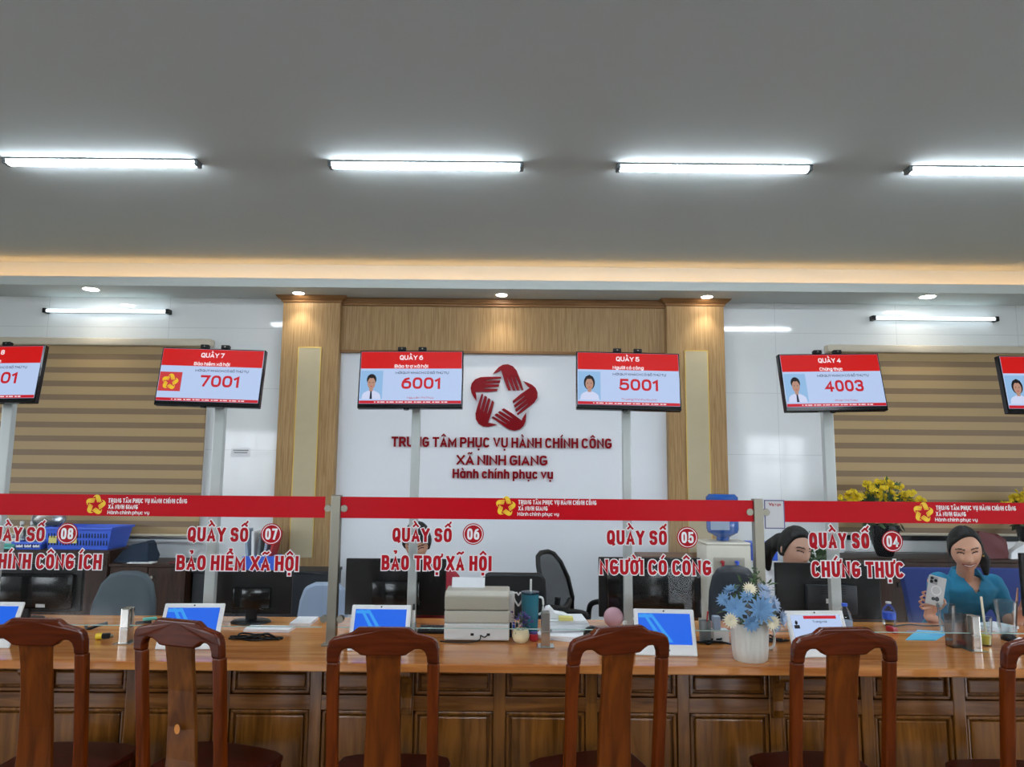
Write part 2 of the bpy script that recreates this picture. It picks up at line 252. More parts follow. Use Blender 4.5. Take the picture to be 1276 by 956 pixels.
# stroke lettering: centre lines in a unit box, drawn as flat ribbons
def se(cx, cy, rx, ry, a0, a1, n=12, p=0.72):
    out = []
    for k in range(n + 1):
        a = math.radians(a0 + (a1 - a0) * k / n); c, s = math.cos(a), math.sin(a)
        out.append((cx + rx * math.copysign(abs(c) ** p, c), cy + ry * math.copysign(abs(s) ** p, s)))
    return out
XH = 0.72
def _bowl(x0, x1, y0, y1): return [(x0, y1)] + se((x0 + x1) / 2, (y0 + y1) / 2, (x1 - x0) / 2, (y1 - y0) / 2, 90, -90) + [(x0, y0)]
_O = se(.5, .5, .5, .5, 90, 450, 20); _o = se(.5, XH / 2, .5, XH / 2, 90, 450, 18)
GLYPH = {
 'A': (1.05, [[(0, 0), (.5, 1), (1, 0)], [(.17, .26), (.83, .26)]]), 'B': (1, [[(0, 0), (0, 1)], _bowl(0, .92, .52, 1), _bowl(0, 1, 0, .52)]), 'C': (1, [se(.5, .5, .5, .5, 50, 310, 16)]),
 'D': (1, [[(0, 0), (0, 1)], _bowl(0, 1, 0, 1)]), 'E': (.82, [[(1, 1), (0, 1), (0, 0), (1, 0)], [(0, .52), (.85, .52)]]), 'G': (1, [se(.5, .5, .5, .5, 50, 335, 16), [(1, .2), (1, .45), (.58, .45)]]),
 'H': (1, [[(0, 0), (0, 1)], [(1, 0), (1, 1)], [(0, .52), (1, .52)]]), 'I': (0, [[(0, 0), (0, 1)]]), 'K': (1, [[(0, 0), (0, 1)], [(1, 1), (.1, .45)], [(.35, .6), (1, 0)]]), 'M': (1.35, [[(0, 0), (0, 1), (.5, .18), (1, 1), (1, 0)]]),
 'N': (1.02, [[(0, 0), (0, 1), (1, 0), (1, 1)]]), 'O': (1, [_O]), 'P': (.98, [[(0, 0), (0, 1)], _bowl(0, 1, .44, 1)]), 'Q': (1, [_O, [(.6, .2), (.98, -.06)]]), 'R': (1, [[(0, 0), (0, 1)], _bowl(0, 1, .46, 1), [(.5, .46), (1, 0)]]),
 'S': (.95, [se(.5, .75, .5, .25, 20, 230, 10) + se(.5, .26, .5, .26, 50, -160, 10)]), 'T': (.95, [[(0, 1), (1, 1)], [(.5, 1), (.5, 0)]]), 'U': (1, [[(0, 1)] + se(.5, .4, .5, .4, 180, 360, 12) + [(1, 1)]]), 'V': (1.05, [[(0, 1), (.5, 0), (1, 1)]]),
 'X': (1.05, [[(0, 0), (1, 1)], [(0, 1), (1, 0)]]), 'Y': (1.05, [[(0, 1), (.5, .45), (1, 1)], [(.5, .45), (.5, 0)]]),
 '0': (.95, [_O]), '1': (.5, [[(0, .78), (.75, 1), (.75, 0)]]), '2': (.95, [se(.5, .7, .5, .3, 170, -30, 10) + [(0, 0), (1, 0)]]), '3': (.95, [se(.5, .76, .48, .24, 160, -90, 10), se(.5, .26, .5, .26, 90, -160, 10)]), '4': (1, [[(.72, 0), (.72, 1), (0, .27), (1, .27)]]),
 '5': (.95, [[(.9, 1), (.12, 1), (.06, .52)] + se(.48, .31, .52, .31, 110, -155, 12)]), '6': (.95, [se(.5, .32, .5, .32, 90, 450, 16), [(.02, .32), (.1, .65), (.35, .9), (.75, 1)]]), '7': (.9, [[(0, 1), (1, 1), (.35, 0)]]), '8': (.95, [se(.5, .76, .45, .24, 90, 450, 14), se(.5, .26, .5, .26, 90, 450, 14)]),
 'a': (.85, [_o, [(1, XH), (1, 0)]]), 'b': (.85, [_o, [(0, 1), (0, 0)]]), 'c': (.78, [se(.5, XH / 2, .5, XH / 2, 45, 315, 14)]), 'e': (.85, [[(.05, XH / 2), (1, XH / 2)] + se(.5, XH / 2, .5, XH / 2, 8, 315, 16)]), 'g': (.85, [_o, [(1, XH), (1, -.1)] + se(.5, -.08, .5, .17, 0, -160, 8)]),
 'h': (.82, [[(0, 1), (0, 0)], se(.5, XH * .55, .5, XH * .45, 180, 0, 8) + [(1, 0)]]), 'i': (0, [[(0, XH), (0, 0)]]), 'm': (1.4, [[(0, XH), (0, 0)], se(.25, XH * .55, .25, XH * .45, 180, 0, 8) + [(.5, 0)], se(.75, XH * .55, .25, XH * .45, 180, 0, 8) + [(1, 0)]]), 'n': (.82, [[(0, XH), (0, 0)], se(.5, XH * .55, .5, XH * .45, 180, 0, 8) + [(1, 0)]]),
 'o': (.85, [_o]), 'p': (.85, [_o, [(0, XH), (0, -.26)]]), 'r': (.45, [[(0, XH), (0, 0)], se(.9, XH * .5, .9, XH * .5, 170, 95, 5)]), 't': (.5, [[(.4, .95), (.4, .1), (.6, 0), (1, 0)], [(0, XH), (1, XH)]]), 'u': (.82, [[(0, XH)] + se(.5, XH * .42, .5, XH * .42, 180, 360, 8), [(1, XH), (1, 0)]]), 'v': (.85, [[(0, XH), (.5, 0), (1, XH)]]),
 'y': (.85, [[(0, XH), (.5, 0)], [(1, XH), (.35, -.26)]]), 'x': (.85, [[(0, 0), (1, XH)], [(0, XH), (1, 0)]]),
}
import unicodedata
def ribbon(pts, w, out, ylo, yhi, dy=[0.0]):
    P2 = [Vector(p) for p in pts]; closed = (P2[0] - P2[-1]).length < 1e-6
    if closed: P2 = P2[:-1]
    P3 = [P2[0]]
    for p in P2[1:]:
        if (p - P3[-1]).length > 1e-5: P3.append(p)
    P2 = P3; n = len(P2)
    if not closed: P2[0] = P2[0] + (P2[0] - P2[1]).normalized() * w / 2; P2[-1] = P2[-1] + (P2[-1] - P2[-2]).normalized() * w / 2
    L, R = [], []
    for i, p in enumerate(P2):
        a = P2[(i - 1) % n] if (closed or i) else None; b = P2[(i + 1) % n] if (closed or i < n - 1) else None
        d1 = (p - a).normalized() if a is not None else (b - p).normalized(); d2 = (b - p).normalized() if b is not None else d1
        nn = Vector((-d1.y - d2.y, d1.x + d2.x))
        if nn.length < 1e-4: nn = Vector((-d1.y, d1.x))
        nn.normalize(); k = min(1 / max(0.35, nn.dot(Vector((-d1.y, d1.x)))), 2.4) * w / 2
        cl = lambda v: (v.x, min(max(v.y, ylo), yhi))
        L.append(cl(p + nn * k)); R.append(cl(p - nn * k))
    dy[0] = (dy[0] + 2.5e-5) % 3e-4          # strokes that cross lie a hair apart, like overlapping vinyl
    for i in range(n if closed else n - 1):
        j = (i + 1) % n; out.append(((L[i], L[j], R[j], R[i]), dy[0]))
def letter_quads(s, width, cap, weight, grow=0.0):
    w = cap * weight; gap = cap * 0.10; items = []
    for ch in s:
        d = unicodedata.normalize('NFD', ch); items.append((d[0], d[1:]))
    nl = sum(1 for b, _ in items if b != ' '); sp = len(items) - nl; sw = sum(GLYPH[b][0] for b, _ in items if b != ' ')
    rest = width - nl * w - (nl - 1) * gap - sp * cap * 0.24; k = rest / sw
    if k < cap * 0.12:
        f = width / (nl * w + (nl - 1) * gap + sp * cap * 0.24 + sw * cap * 0.2); w *= f; gap *= f; k = cap * 0.2 * f; spw = cap * 0.24 * f
    else: spw = cap * 0.24
    out = []; x = 0.0; H = cap; g = w + grow
    for b, marks in items:
        if b == ' ': x += spw; continue
        gw, pl = GLYPH[b]; gw *= k
        def M2(p, top=1.0): return (x + w / 2 + p[0] * gw, w / 2 + p[1] * (H - w) if p[1] >= 0 else p[1] * H + w / 2)
        low = b.islower(); asc = b in 'bdhklt'; ylo = -grow / 2 - (0.3 * H if b in 'gpyQ' else 0); yhi = H + grow / 2
        if b.islower() and not asc: yhi = w / 2 + XH * (H - w) + g / 2
        for q in pl: ribbon([M2(p) for p in q], g, out, ylo, yhi)
        cx = x + w / 2 + gw / 2; y0 = (w + XH * (H - w) if low and not asc else H) + 0.05 * H; a = H * 0.15; m = min(w * 0.72, H * 0.13); gm = m + grow
        has = set(marks); lift = 0.0
        if b == 'i' and not (has & set('\u0300\u0301\u0303\u0309')): ribbon([(cx, y0 + m * .3), (cx, y0 + m * .31)], w + grow, out, -9, 9)
        if '\u0302' in has: ribbon([(cx - a * 1.05, y0 + m / 2), (cx, y0 + m / 2 + a), (cx + a * 1.05, y0 + m / 2)], gm, out, -9, 9); lift = a * 0.9
        if '\u0306' in has: ribbon(se(cx, y0 + a, a, a * .8, 180, 360, 8), gm, out, -9, 9)
        ox = a * 0.9 if lift else 0; yy = y0 + m / 2 + lift
        if '\u0301' in has: ribbon([(cx + ox - a * .3, yy), (cx + ox + a * .45, yy + a)], gm, out, -9, 9)
        if '\u0300' in has: ribbon([(cx - ox * .2 + a * .3, yy + (.2 * a if lift else 0)), (cx - ox * .2 - a * .45, yy + a + (.2 * a if lift else 0))], gm, out, -9, 9)
        if '\u0303' in has: ribbon([(cx - a * 1.2, yy), (cx - a * .5, yy + a * .6), (cx + a * .5, yy + a * .1), (cx + a * 1.2, yy + a * .7)], gm, out, -9, 9)
        if '\u0309' in has: ribbon([(cx + ox * .4 - a * .5, yy + a), (cx + ox * .4 + a * .3, yy + a), (cx + ox * .4 + a * .35, yy + a * .55), (cx + ox * .4, yy + a * .1)], gm * .9, out, -9, 9)
        if '\u0323' in has: ribbon([(cx, -H * .2 - w * .01), (cx, -H * .2)], w * .9 + grow, out, -9, 9)
        if '\u031b' in has: yt = y0 - .05 * H; ribbon([(x + gw + w * .8, yt - m * .8), (x + gw + w * 1.25, yt - m * .4), (x + gw + w * 1.3, yt + m * .5)], gm, out, -9, 9)
        x += gw + w + gap
    return out
def text(name, s, x0, x1, zb, cap, y, m, parent, weight=0.2, grow=0.0, depth=0.0, mtx=None):
    """lettering from x0 to x1, baseline zb, capitals `cap` tall, in the plane y and read from -y"""
    bm = nb()
    for qd, dy in letter_quads(s, x1 - x0, cap, weight, grow):
        f = [Vector((x0 + px, y - dy, zb + pz)) for px, pz in qd]
        if (f[0] - f[2]).length < 1e-6: continue
        a = [bm.verts.new(p) for p in f]; bm.faces.new(a)
        if depth:
            b = [bm.verts.new(p + Vector((0, depth, 0))) for p in f]
            for k in range(4): bm.faces.new((a[k], b[k], b[(k + 1) % 4], a[(k + 1) % 4]))
    if mtx is not None: bmesh.ops.transform(bm, matrix=mtx, verts=bm.verts)
    me = bpy.data.meshes.new(name); bm.to_mesh(me); bm.free(); me.materials.append(M[m])
    o = bpy.data.objects.new(name, me); COL.objects.link(o)
    if parent: o.parent = parent
    return o
HAND = [(-.28, .70), (-.20, .80), (-.10, .90), (.02, .965), (.16, .975), (.30, .915), (.40, .79), (.47, .60), (.58, .23), (.53, .22), (.375, .60), (.355, .62), (.36, .60), (.475, .225), (.46, .22), (.395, .22), (.255, .60), (.24, .62), (.24, .60), (.355, .22), (.285, .22), (.14, .59), (.125, .60), (.13, .57), (.225, .22), (.15, .23), (.05, .49), (-.04, .81), (-.09, .77), (-.17, .74)]
HAND_EMBLEM = [[(x * math.cos(a) - z * math.sin(a), x * math.sin(a) + z * math.cos(a)) for x, z in HAND] for a in [k * 2 * PI / 5 + math.radians(2) for k in range(5)]]
def emblem(bm, cx, cz, r, y0, y1, mtx=None):
    for h in HAND_EMBLEM: prism(bm, [(cx + x * r, cz + z * r) for x, z in h], y0, y1, mtx)

# ------------------------------------------------------------------ the room
WY, SOF, CEIL, SOFY = 6.95, 3.30, 3.58, 6.48
struct('floor', B(-9, 9, -6, 7.2, -0.1, 0), 'floor')
struct('ceiling', B(-9, 9, -6, 6.72, CEIL, CEIL + 0.1), 'ceil')
bm = nb(); WINS = [(-4.95, -2.97, 0.95, 2.76), (3.18, 5.60, 0.88, 2.76)]
for x0, x1 in ((-9, -4.95), (-2.97, 3.18), (5.60, 9)): box(bm, x0, x1, WY, WY + 0.2, 0, SOF)
for x0, x1, z0, z1 in WINS: box(bm, x0, x1, WY, WY + 0.2, 0, z0); box(bm, x0, x1, WY, WY + 0.2, z1, SOF)
struct('wall_back', bm, 'tile')
for nm, x0, x1, n0 in (('wall_left', -9.2, -9, 7), ('wall_right', 9, 9.2, 9)):        # side walls; two wide unseen windows each, added to bring in daylight
    bm = nb(); y0 = -6.0
    for i, (ya, yb) in enumerate(((-3.2, -0.2), (1.0, 4.0))):
        box(bm, x0, x1, y0, ya, 0, CEIL); box(bm, x0, x1, ya, yb, 0, 0.6); box(bm, x0, x1, ya, yb, 2.9, CEIL); y0 = yb
    box(bm, x0, x1, y0, 7.2, 0, CEIL); struct(nm, bm, 'rear')
    for i, (ya, yb) in enumerate(((-3.2, -0.2), (1.0, 4.0))):
        bm = nb(); xm = (x0 + x1) / 2
        for k in range(4): yy = ya + 0.03 + (yb - ya - 0.06) * k / 3; box(bm, xm - 0.03, xm + 0.03, yy - 0.03, yy + 0.03, 0.6, 2.9)
        for zz in (0.63, 2.2, 2.87): box(bm, xm - 0.025, xm + 0.025, ya, yb, zz - 0.03, zz + 0.03)
        struct('window_%d' % (n0 + i), bm, 'alu')  # frames of the added side openings, out of view
bm = nb(); ops = [(-8.2, -6.5, 0.9, 2.7), (-4.2, -2.6, 0.9, 2.7), (2.8, 4.4, 0.0, 2.6), (6.5, 8.2, 0.9, 2.7)]; xs = -9
for x0, x1, z0, z1 in ops:
    box(bm, xs, x0, -6.2, -6, 0, CEIL); xs = x1; box(bm, x0, x1, -6.2, -6, z1, CEIL)
    if z0: box(bm, x0, x1, -6.2, -6, 0, z0)
box(bm, xs, 9, -6.2, -6, 0, CEIL); struct('wall_rear', bm, 'rear')
for i, (x0, x1, z0, z1) in enumerate(ops):
    bm = nb(); n = 3
    for k in range(n + 1): xx = x0 + 0.03 + (x1 - x0 - 0.06) * k / n; box(bm, xx - 0.03, xx + 0.03, -6.13, -6.07, z0, z1)
    for zz in (z0 + 0.03, z0 + (z1 - z0) * 0.62, z1 - 0.03): box(bm, x0, x1, -6.125, -6.075, zz - 0.03, zz + 0.03)
    struct('door_1' if z0 == 0 else 'window_%d' % (3 + i), bm, 'alu')
# dropped soffit with its warm light cove
bm = nb(); box(bm, -9, 9, SOFY, WY + 0.2, SOF, SOF + 0.03); box(bm, -9, 9, SOFY, SOFY + 0.03, SOF + 0.03, SOF + 0.085); box(bm, -9, 9, 6.70, 6.80, SOF + 0.03, CEIL + 0.1)
struct('trim_1', bm, 'ceil')
ld = bpy.data.lights.new('cove_strip', 'AREA'); ld.shape = 'RECTANGLE'; ld.size = 18; ld.size_y = 0.03; ld.energy = COVE_W; ld.color = (1.0, 0.50, 0.17)
lo = bpy.data.objects.new('cove_strip', ld); COL.objects.link(lo); lo.location = (0, SOFY + 0.04, SOF + 0.06); lo.rotation_euler = (PI / 2 + 0.25, 0, 0)
# wood portal: two pillars, header, white panel
PC = -0.09
for i, (xa, xb) in enumerate(((-2.24, -1.68), (1.50, 2.06))):
    t = struct('trim_%d' % (2 + i), B(xa, xb, 6.83, WY, 0, 3.245, 0.004), 'oak')
    xm = (xa + xb) / 2
    struct('inlay_panel', B(xm - 0.105, xm + 0.105, 6.822, 6.832, 0.80, 2.79), 'inlay', t)
    bm = nb()
    for x in (xm - 0.109, xm + 0.109): box(bm, x - 0.004, x + 0.004, 6.819, 6.832, 0.80, 2.794)
    box(bm, xm - 0.113, xm + 0.113, 6.819, 6.832, 2.788, 2.796); struct('inlay_edge', bm, 'gold', t)
    bm = nb(); prof = [(0, 3.235), (0.012, 3.24), (0.016, 3.255), (0.035, 3.27), (0.058, 3.29), (0.062, 3.30), (0, 3.30)]
    secs = [[(xa - d, 6.83 - d, z) for d, z in prof], [(xb + d, 6.83 - d, z) for d, z in prof]]
    secs = [[(xa - d, WY, z) for d, z in prof]] + secs + [[(xb + d, WY, z) for d, z in prof]]
    vv = [[bm.verts.new(p) for p in s] for s in secs]
    for a, b in zip(vv[:-1], vv[1:]):
        for k in range(len(prof)): bm.faces.new((a[k], a[(k + 1) % 7], b[(k + 1) % 7], b[k]))
    bm.faces.new(vv[0]); bm.faces.new(vv[-1][::-1]); struct('crown_moulding', bm, 'oak_trim', t)
t = struct('trim_4', B(-1.68, 1.50, 6.90, WY, 2.77, 3.26), 'oak')
bm = nb(); box(bm, -1.68, 1.50, 6.875, 6.90, 3.225, 3.245, 0.004); box(bm, -1.68, 1.50, 6.86, 6.90, 3.245, 3.30, 0.008); struct('crown_moulding', bm, 'oak_trim', t)
struct('bottom_moulding', B(-1.68, 1.50, 6.88, 6.91, 2.755, 2.785, 0.006), 'oak_trim', t)
struct('trim_5', B(-1.68, 1.50, 6.925, WY, 0, 2.77), 'wallp')
# windows and their blinds
for i, (x0, x1, z0, z1) in enumerate(WINS):
    bm = nb(); xm = (x0 + x1) / 2
    for xx in (x0 + 0.03, xm - 0.02, x1 - 0.03): box(bm, xx - 0.03, xx + 0.03, WY + 0.06, WY + 0.12, z0, z1, 0.004)
    for zz, h in ((z0 + 0.055, 0.055), (z1 - 0.03, 0.03)): box(bm, x0, x1, WY + 0.05, WY + 0.13, zz - h, zz + h, 0.004)
    w = struct('window_%d' % (i + 1), bm, 'alu'); struct('window_pane', B(x0, x1, WY + 0.085, WY + 0.095, z0, z1), 'winglass', w)
    struct('window_sill', B(x0 - 0.03, x1 + 0.03, WY - 0.03, WY + 0.1, z0 - 0.03, z0, 0.004), 'alu', w)
for (xa, xb, zb, lab) in ((-5.05, -2.93, 0.985, 'brown striped roller blind behind counters seven and eight'), (3.07, 5.7, 1.06, 'brown striped roller blind behind the yellow flowers and the woman in teal')):
    t = thing('roller_blind', lab, 'blind', ((xa + xb) / 2, WY - 0.05, 0), group='striped roller blinds'); h = (xb - xa) / 2
    obj('cassette', B(-h, h, -0.05, 0.05, 2.80, 2.875, 0.018), 'cassette', t, True)
    obj('fabric', B(-h + 0.03, h - 0.03, 0.0, 0.004, zb, 2.81), 'blind', t)
    bm = nb(); cyl(bm, (-h + 0.03, 0.002, zb), (h - 0.03, 0.002, zb), 0.014); obj('bottom_bar', bm, 'cassette', t, True)
    bm = nb(); tube(bm, [(h - 0.012, -0.02, 2.81), (h - 0.012, -0.02, 1.1)], 0.004, 6); obj('pull_chain', bm, 'white', t)
    for k in range(5): obj('mounting_clip', B(-h * 0.9 + k * h * 0.45 - 0.015, -h * 0.9 + k * h * 0.45 + 0.015, -0.03, 0.05, 2.87, 2.882, 0.003), 'alu', t)
# the notice on the wall
q = P(300, 564, WY)
t = tag(obj('wall_notice', B(-0.09, 0.09, -0.003, 0, -0.045, 0.045), 'paper', None, loc=q), 'small white paper notice stuck on the tiled wall left of the pillar', 'notice')
bm = nb()
for k, w in enumerate((0.15, 0.13)): box(bm, -w / 2, w / 2, -0.004, -0.003, 0.018 - k * 0.022, 0.025 - k * 0.022)
obj('print_lines', bm, 'slate', t)

# ------------------------------------------------------------------ lamps
def ceiling_tube(label):
    t = thing('ceiling_tube_light', label, 'tube light', group='ceiling tube lights')
    bm = nb(); box(bm, -0.625, 0.625, -0.041, 0.041, -0.010, 0, 0.002); obj('housing', bm, 'pgrey', t)
    bm = nb(); pts = [(0.037 * math.cos(a), 0.026 * math.sin(a)) for a in [PI + PI * k / 10 for k in range(11)]]
    prism(bm, [(x, z - 0.010) for x, z in pts], -0.600, 0.600, Matrix.Rotation(PI / 2, 4, 'Z')); obj('diffuser', bm, 'tube', t, True)
    for s in (-1, 1): obj('end_cap', B(s * 0.613 - 0.013, s * 0.613 + 0.013, -0.036, 0.036, -0.037, -0.002, 0.006), 'pgrey', t)
    return t
TX = [-2.645, -0.565, 1.283, 3.15]
tl = ceiling_tube('lit white ceiling tube, first from the left, cut by the photo edge')
tl.location = (TX[0], 4.39, CEIL)
labs = ['', 'lit white ceiling tube, second from the left, above counter six', 'lit white ceiling tube, third from the left, above counter five', 'lit white ceiling tube, rightmost, cut by the photo edge']
for k in range(1, 4): dup(tl, (TX[k], 4.39, CEIL), 0, labs[k])
for yy, nm in ((0.7, 'in an assumed unseen row nearer the viewer'), (-2.8, 'in the assumed unseen row behind the viewer')):  # unseen rows, assumed, added to light the near half of the hall
    for k in range(4): dup(tl, (TX[k], yy, CEIL), 0, 'lit white ceiling tube %s, %s' % (nm, ('first', 'second', 'third', 'fourth')[k] + ' from the left'))
def wall_tube(x, label):
    t = thing('wall_tube_light', label, 'tube light', (x, WY, 3.15), group='tube lights on the back wall')
    bm = nb(); box(bm, -0.6, 0.6, -0.03, 0, -0.012, 0.016, 0.004); obj('housing', bm, 'white', t)
    bm = nb(); cyl(bm, (-0.59, -0.052, 0), (0.59, -0.052, 0), 0.016); obj('tube', bm, 'wtube', t, True)
    for s in (-1, 1): obj('lamp_holder', B(s * 0.605 - 0.018, s * 0.605 + 0.018, -0.072, 0, -0.024, 0.024, 0.006), 'black', t)
wall_tube(-4.0, 'lit tube lamp on the wall above the left striped blind'); wall_tube(4.16, 'lit tube lamp on the wall above the right striped blind')
def downlight(px, py, y, label, r, W, aim):
    q = P(px, py, y); t = thing('downlight', label, 'downlight', (q.x, y, SOF), group='recessed downlights in the soffit')
    bm = nb(); lathe(bm, [(r * 1.25, -0.004), (r * 1.25, 0.0), (r * 0.98, 0.0), (r * 0.98, -0.002)], 24); obj('rim', bm, 'white', t, True)
    bm = nb(); lathe(bm, [(r, -0.006), (r, -0.001)], 24); obj('lens', bm, 'lens', t)
    l = bpy.data.lights.new('downlight_spot', 'SPOT'); l.energy = W; l.spot_size = math.radians(80); l.spot_blend = 0.6; l.color = (1.0, 0.95, 0.86); l.shadow_soft_size = 0.04
    lo = bpy.data.objects.new('downlight_spot', l); COL.objects.link(lo); lo.parent = t; lo.location = (0, 0, -0.02); lo.rotation_euler = (aim, 0, 0)
DY = 6.70
downlight(372, 367, DY, 'bright round downlight above the left wood pillar', 0.05, SPOT_W, 0.12); downlight(625, 371, DY, 'bright round downlight above the wood header between the pillars', 0.05, SPOT_W, 0.12)
downlight(881, 372, DY, 'bright round downlight above the right wood pillar', 0.05, SPOT_W, 0.12)
downlight(113, 364, 6.62, 'pale round downlight above the left wall tube lamp', 0.065, 2.0, 0); downlight(1156, 373, 6.62, 'pale round downlight above the right wall tube lamp', 0.065, 2.0, 0)

# ------------------------------------------------------------------ wall emblem and lettering
q = P(627, 497, 6.925)
t = thing('wall_emblem', 'dark red emblem of five hands forming a star on the white panel', 'emblem', (q.x, 6.925, q.z))
RE = 44.5 / F_PX * 6.9
for h in HAND_EMBLEM:
    bm = nb(); prism(bm, [(x * RE, z * RE) for x, z in h], -0.022, -0.002); obj('hand', bm, 'acryl', t, bevel=0.002)
for s, xa, xb, yb, cap, b, lab in (('TRUNG TÂM PHỤC VỤ HÀNH CHÍNH CÔNG', 488, 762, 558, 12.5, 0.195, 'longest line of dark red lettering under the emblem'), ('XÃ NINH GIANG', 569, 682, 580, 12.5, 0.195, 'middle line of dark red lettering on the white panel'), ('Hành chính phục vụ', 564, 689, 596.5, 11.5, 0.2, 'lowest line of dark red lettering, in small letters')):
    a, c = P(xa, yb, 6.925), P(xb, yb, 6.925)
    o = text('wall_lettering', s, 0, c.x - a.x, 0, cap / F_PX * 6.93, -0.020, 'acryl', None, b, 0.0, 0.02); o.location = (a.x, 6.925, (a.z + c.z) / 2)
    tag(o, lab, 'lettering', 'red lettering on the white panel')

# ------------------------------------------------------------------ the service counter
CZ, CF, CB = 0.78, 3.245, 4.23
XL, XR = -3.6, 3.6
o = tag(obj('counter_worktop', B(XL, XR, CF, CB, CZ - 0.037, CZ, 0.006), 'top'), 'long varnished orange-brown worktop of the service counter', 'worktop')
ct = thing('service_counter', 'varnished brown panelled front carrying the long worktop', 'counter', (0, 3.40, 0))
bm = nb(); box(bm, XL, XR, 0.03, 0.06, 0.05, CZ - 0.037); box(bm, XL, XR, 0.05, 0.70, 0, 0.05)
obj('back_board', bm, 'front', ct)
PIT, X0 = 0.4185, -0.044
ks = list(range(-8, 9)); ZR = CZ - 0.037
for k in ks: obj('stile', B(X0 + k * PIT - 0.027, X0 + k * PIT + 0.027, 0, 0.03, 0.03, ZR, 0.003), 'front', ct)
for z0, z1 in ((ZR - 0.025, ZR), (0.535, 0.60), (0.03, 0.12)): obj('rail', B(XL, XR, 0.003, 0.03, z0, z1, 0.003), 'rail', ct)
def raised(x0, x1, z0, z1):
    bm = nb()
    for (a, b, c, d) in ((x0, x1, z0, z0 + 0.016), (x0, x1, z1 - 0.016, z1), (x0, x0 + 0.016, z0, z1), (x1 - 0.016, x1, z0, z1)): box(bm, a, b, 0.008, 0.03, c, d, 0.005)
    box(bm, x0 + 0.024, x1 - 0.024, 0.014, 0.03, z0 + 0.024, z1 - 0.024, 0.008); return bm
for k in ks[:-1]:
    a, b = X0 + k * PIT + 0.03, X0 + (k + 1) * PIT - 0.03
    obj('upper_panel', raised(a, b, 0.603, ZR - 0.028), 'rail', ct); obj('lower_panel', raised(a, b, 0.123, 0.532), 'front', ct)
for k in (-5, -1, 3, 7):
    x = X0 + k * PIT; pts = [(0, ZR), (-0.13, ZR), (-0.135, ZR - 0.02), (-0.12, ZR - 0.035), (-0.075, ZR - 0.045), (-0.05, ZR - 0.08), (-0.04, ZR - 0.14), (-0.042, ZR - 0.18), (-0.03, ZR - 0.215), (0, ZR - 0.225)]
    bm = nb(); prism(bm, pts, -0.024, 0.024, Matrix.Translation((x, 0, 0)) @ Matrix.Rotation(PI / 2, 4, 'Z')); obj('bracket', bm, 'front', ct, bevel=0.004)

# ------------------------------------------------------------------ glass screen
GY = 3.585; GZ0, GZ1 = 0.862, 1.488
def sx(px, py=630): return P(px, py, GY).x
def screen(x0, x1, label, logo, texts, names):
    t = thing('glass_screen', label, 'glass screen', (0, GY, 0), group='glass screens along the counter')
    obj('glass_pane', B(x0, x1, -0.004, 0.004, GZ0, GZ1, 0.001), 'glass', t)
    obj('pane_edge', B(x0, x1, -0.0045, 0.0045, GZ0 - 0.003, GZ0), 'edge', t)
    obj('red_band', B(x0 + 0.005, x1 - 0.005, -0.0056, -0.0042, GZ1 - 0.105, GZ1 - 0.001), 'red', t)
    if logo:
        bm = nb(); q = P(logo[0], logo[1], GY); emblem(bm, q.x, q.z, 12.6 / F_PX * GY, -0.0068, -0.0058); obj('band_emblem', bm, 'yell', t)
    for s, xa, xb, yb, cap, b in texts:
        a, c = P(xa, yb, GY), P(xb, yb, GY); text('band_text', s, a.x, c.x, (a.z + c.z) / 2, cap / F_PX * GY, -0.0062, 'white_txt', t, b)
    for s, xa, xb, yb, cap, num, cx, cy in names:
        if num:
            q = P(cx, cy, GY); r = 12.9 / F_PX * GY
            for rr, y0, m_ in ((r, -0.0046, 'red_txt'), (r * 0.90, -0.0052, 'white_txt'), (r * 0.83, -0.0058, 'red_txt')):
                bm = nb(); prism(bm, [(q.x + rr * math.cos(2 * PI * k / 40), q.z + rr * math.sin(2 * PI * k / 40)) for k in range(40)], y0, -0.0041); obj('number_disc', bm, m_, t)
            h = 13.5 / F_PX * GY; text('counter_number', num, q.x - r * 0.58, q.x + r * 0.58, q.z - h / 2, h, -0.0064, 'white_txt', t, 0.19)
        a, c = P(xa, yb, GY), P(xb, yb, GY); z = (a.z + c.z) / 2; ch = cap / F_PX * GY
        text('lettering_outline', s, a.x, c.x, z, ch, -0.0052, 'white_txt', t, 0.21, 0.0095); text('counter_name', s, a.x, c.x, z, ch, -0.0064, 'red_txt', t, 0.21)
L3 = lambda xs, xe, y0: [('TRUNG TÂM PHỤC VỤ HÀNH CHÍNH CÔNG', xs, xe, y0, 5.4, 0.18), ('XÃ NINH GIANG', xs, xs + (xe - xs) * 0.375, y0 + 7.4, 5.4, 0.18), ('Hành chính phục vụ', xs - 1, xs + (xe - xs) * 0.52, y0 + 14.0, 4.4, 0.18)]
screen(-2.75, -0.913, 'left glass screen reading counters 08 and 07', (120, 629), L3(135.6, 233.7, 627), [('QUẦY SỐ', -20, 56, 674.5, 17.3, '08', 84.6, 665), ('CHÍNH CÔNG ÍCH', -14, 127, 709, 18, None, 0, 0), ('QUẦY SỐ', 234, 309.5, 675, 17.3, '07', 338.6, 665.5), ('BẢO HIỂM XÃ HỘI', 220, 372, 711, 18, None, 0, 0)])
screen(-0.845, 1.222, 'middle glass screen reading counters 06 and 05', (630, 631), L3(645.8, 743, 629), [('QUẦY SỐ', 489, 563, 675.5, 17, '06', 589.8, 665.5), ('BẢO TRỢ XÃ HỘI', 475.5, 612.5, 711, 18, None, 0, 0), ('QUẦY SỐ', 756, 831, 679, 17.5, '05', 856.3, 669.8), ('NGƯỜI CÓ CÔNG', 747, 886, 716.5, 18, None, 0, 0)])
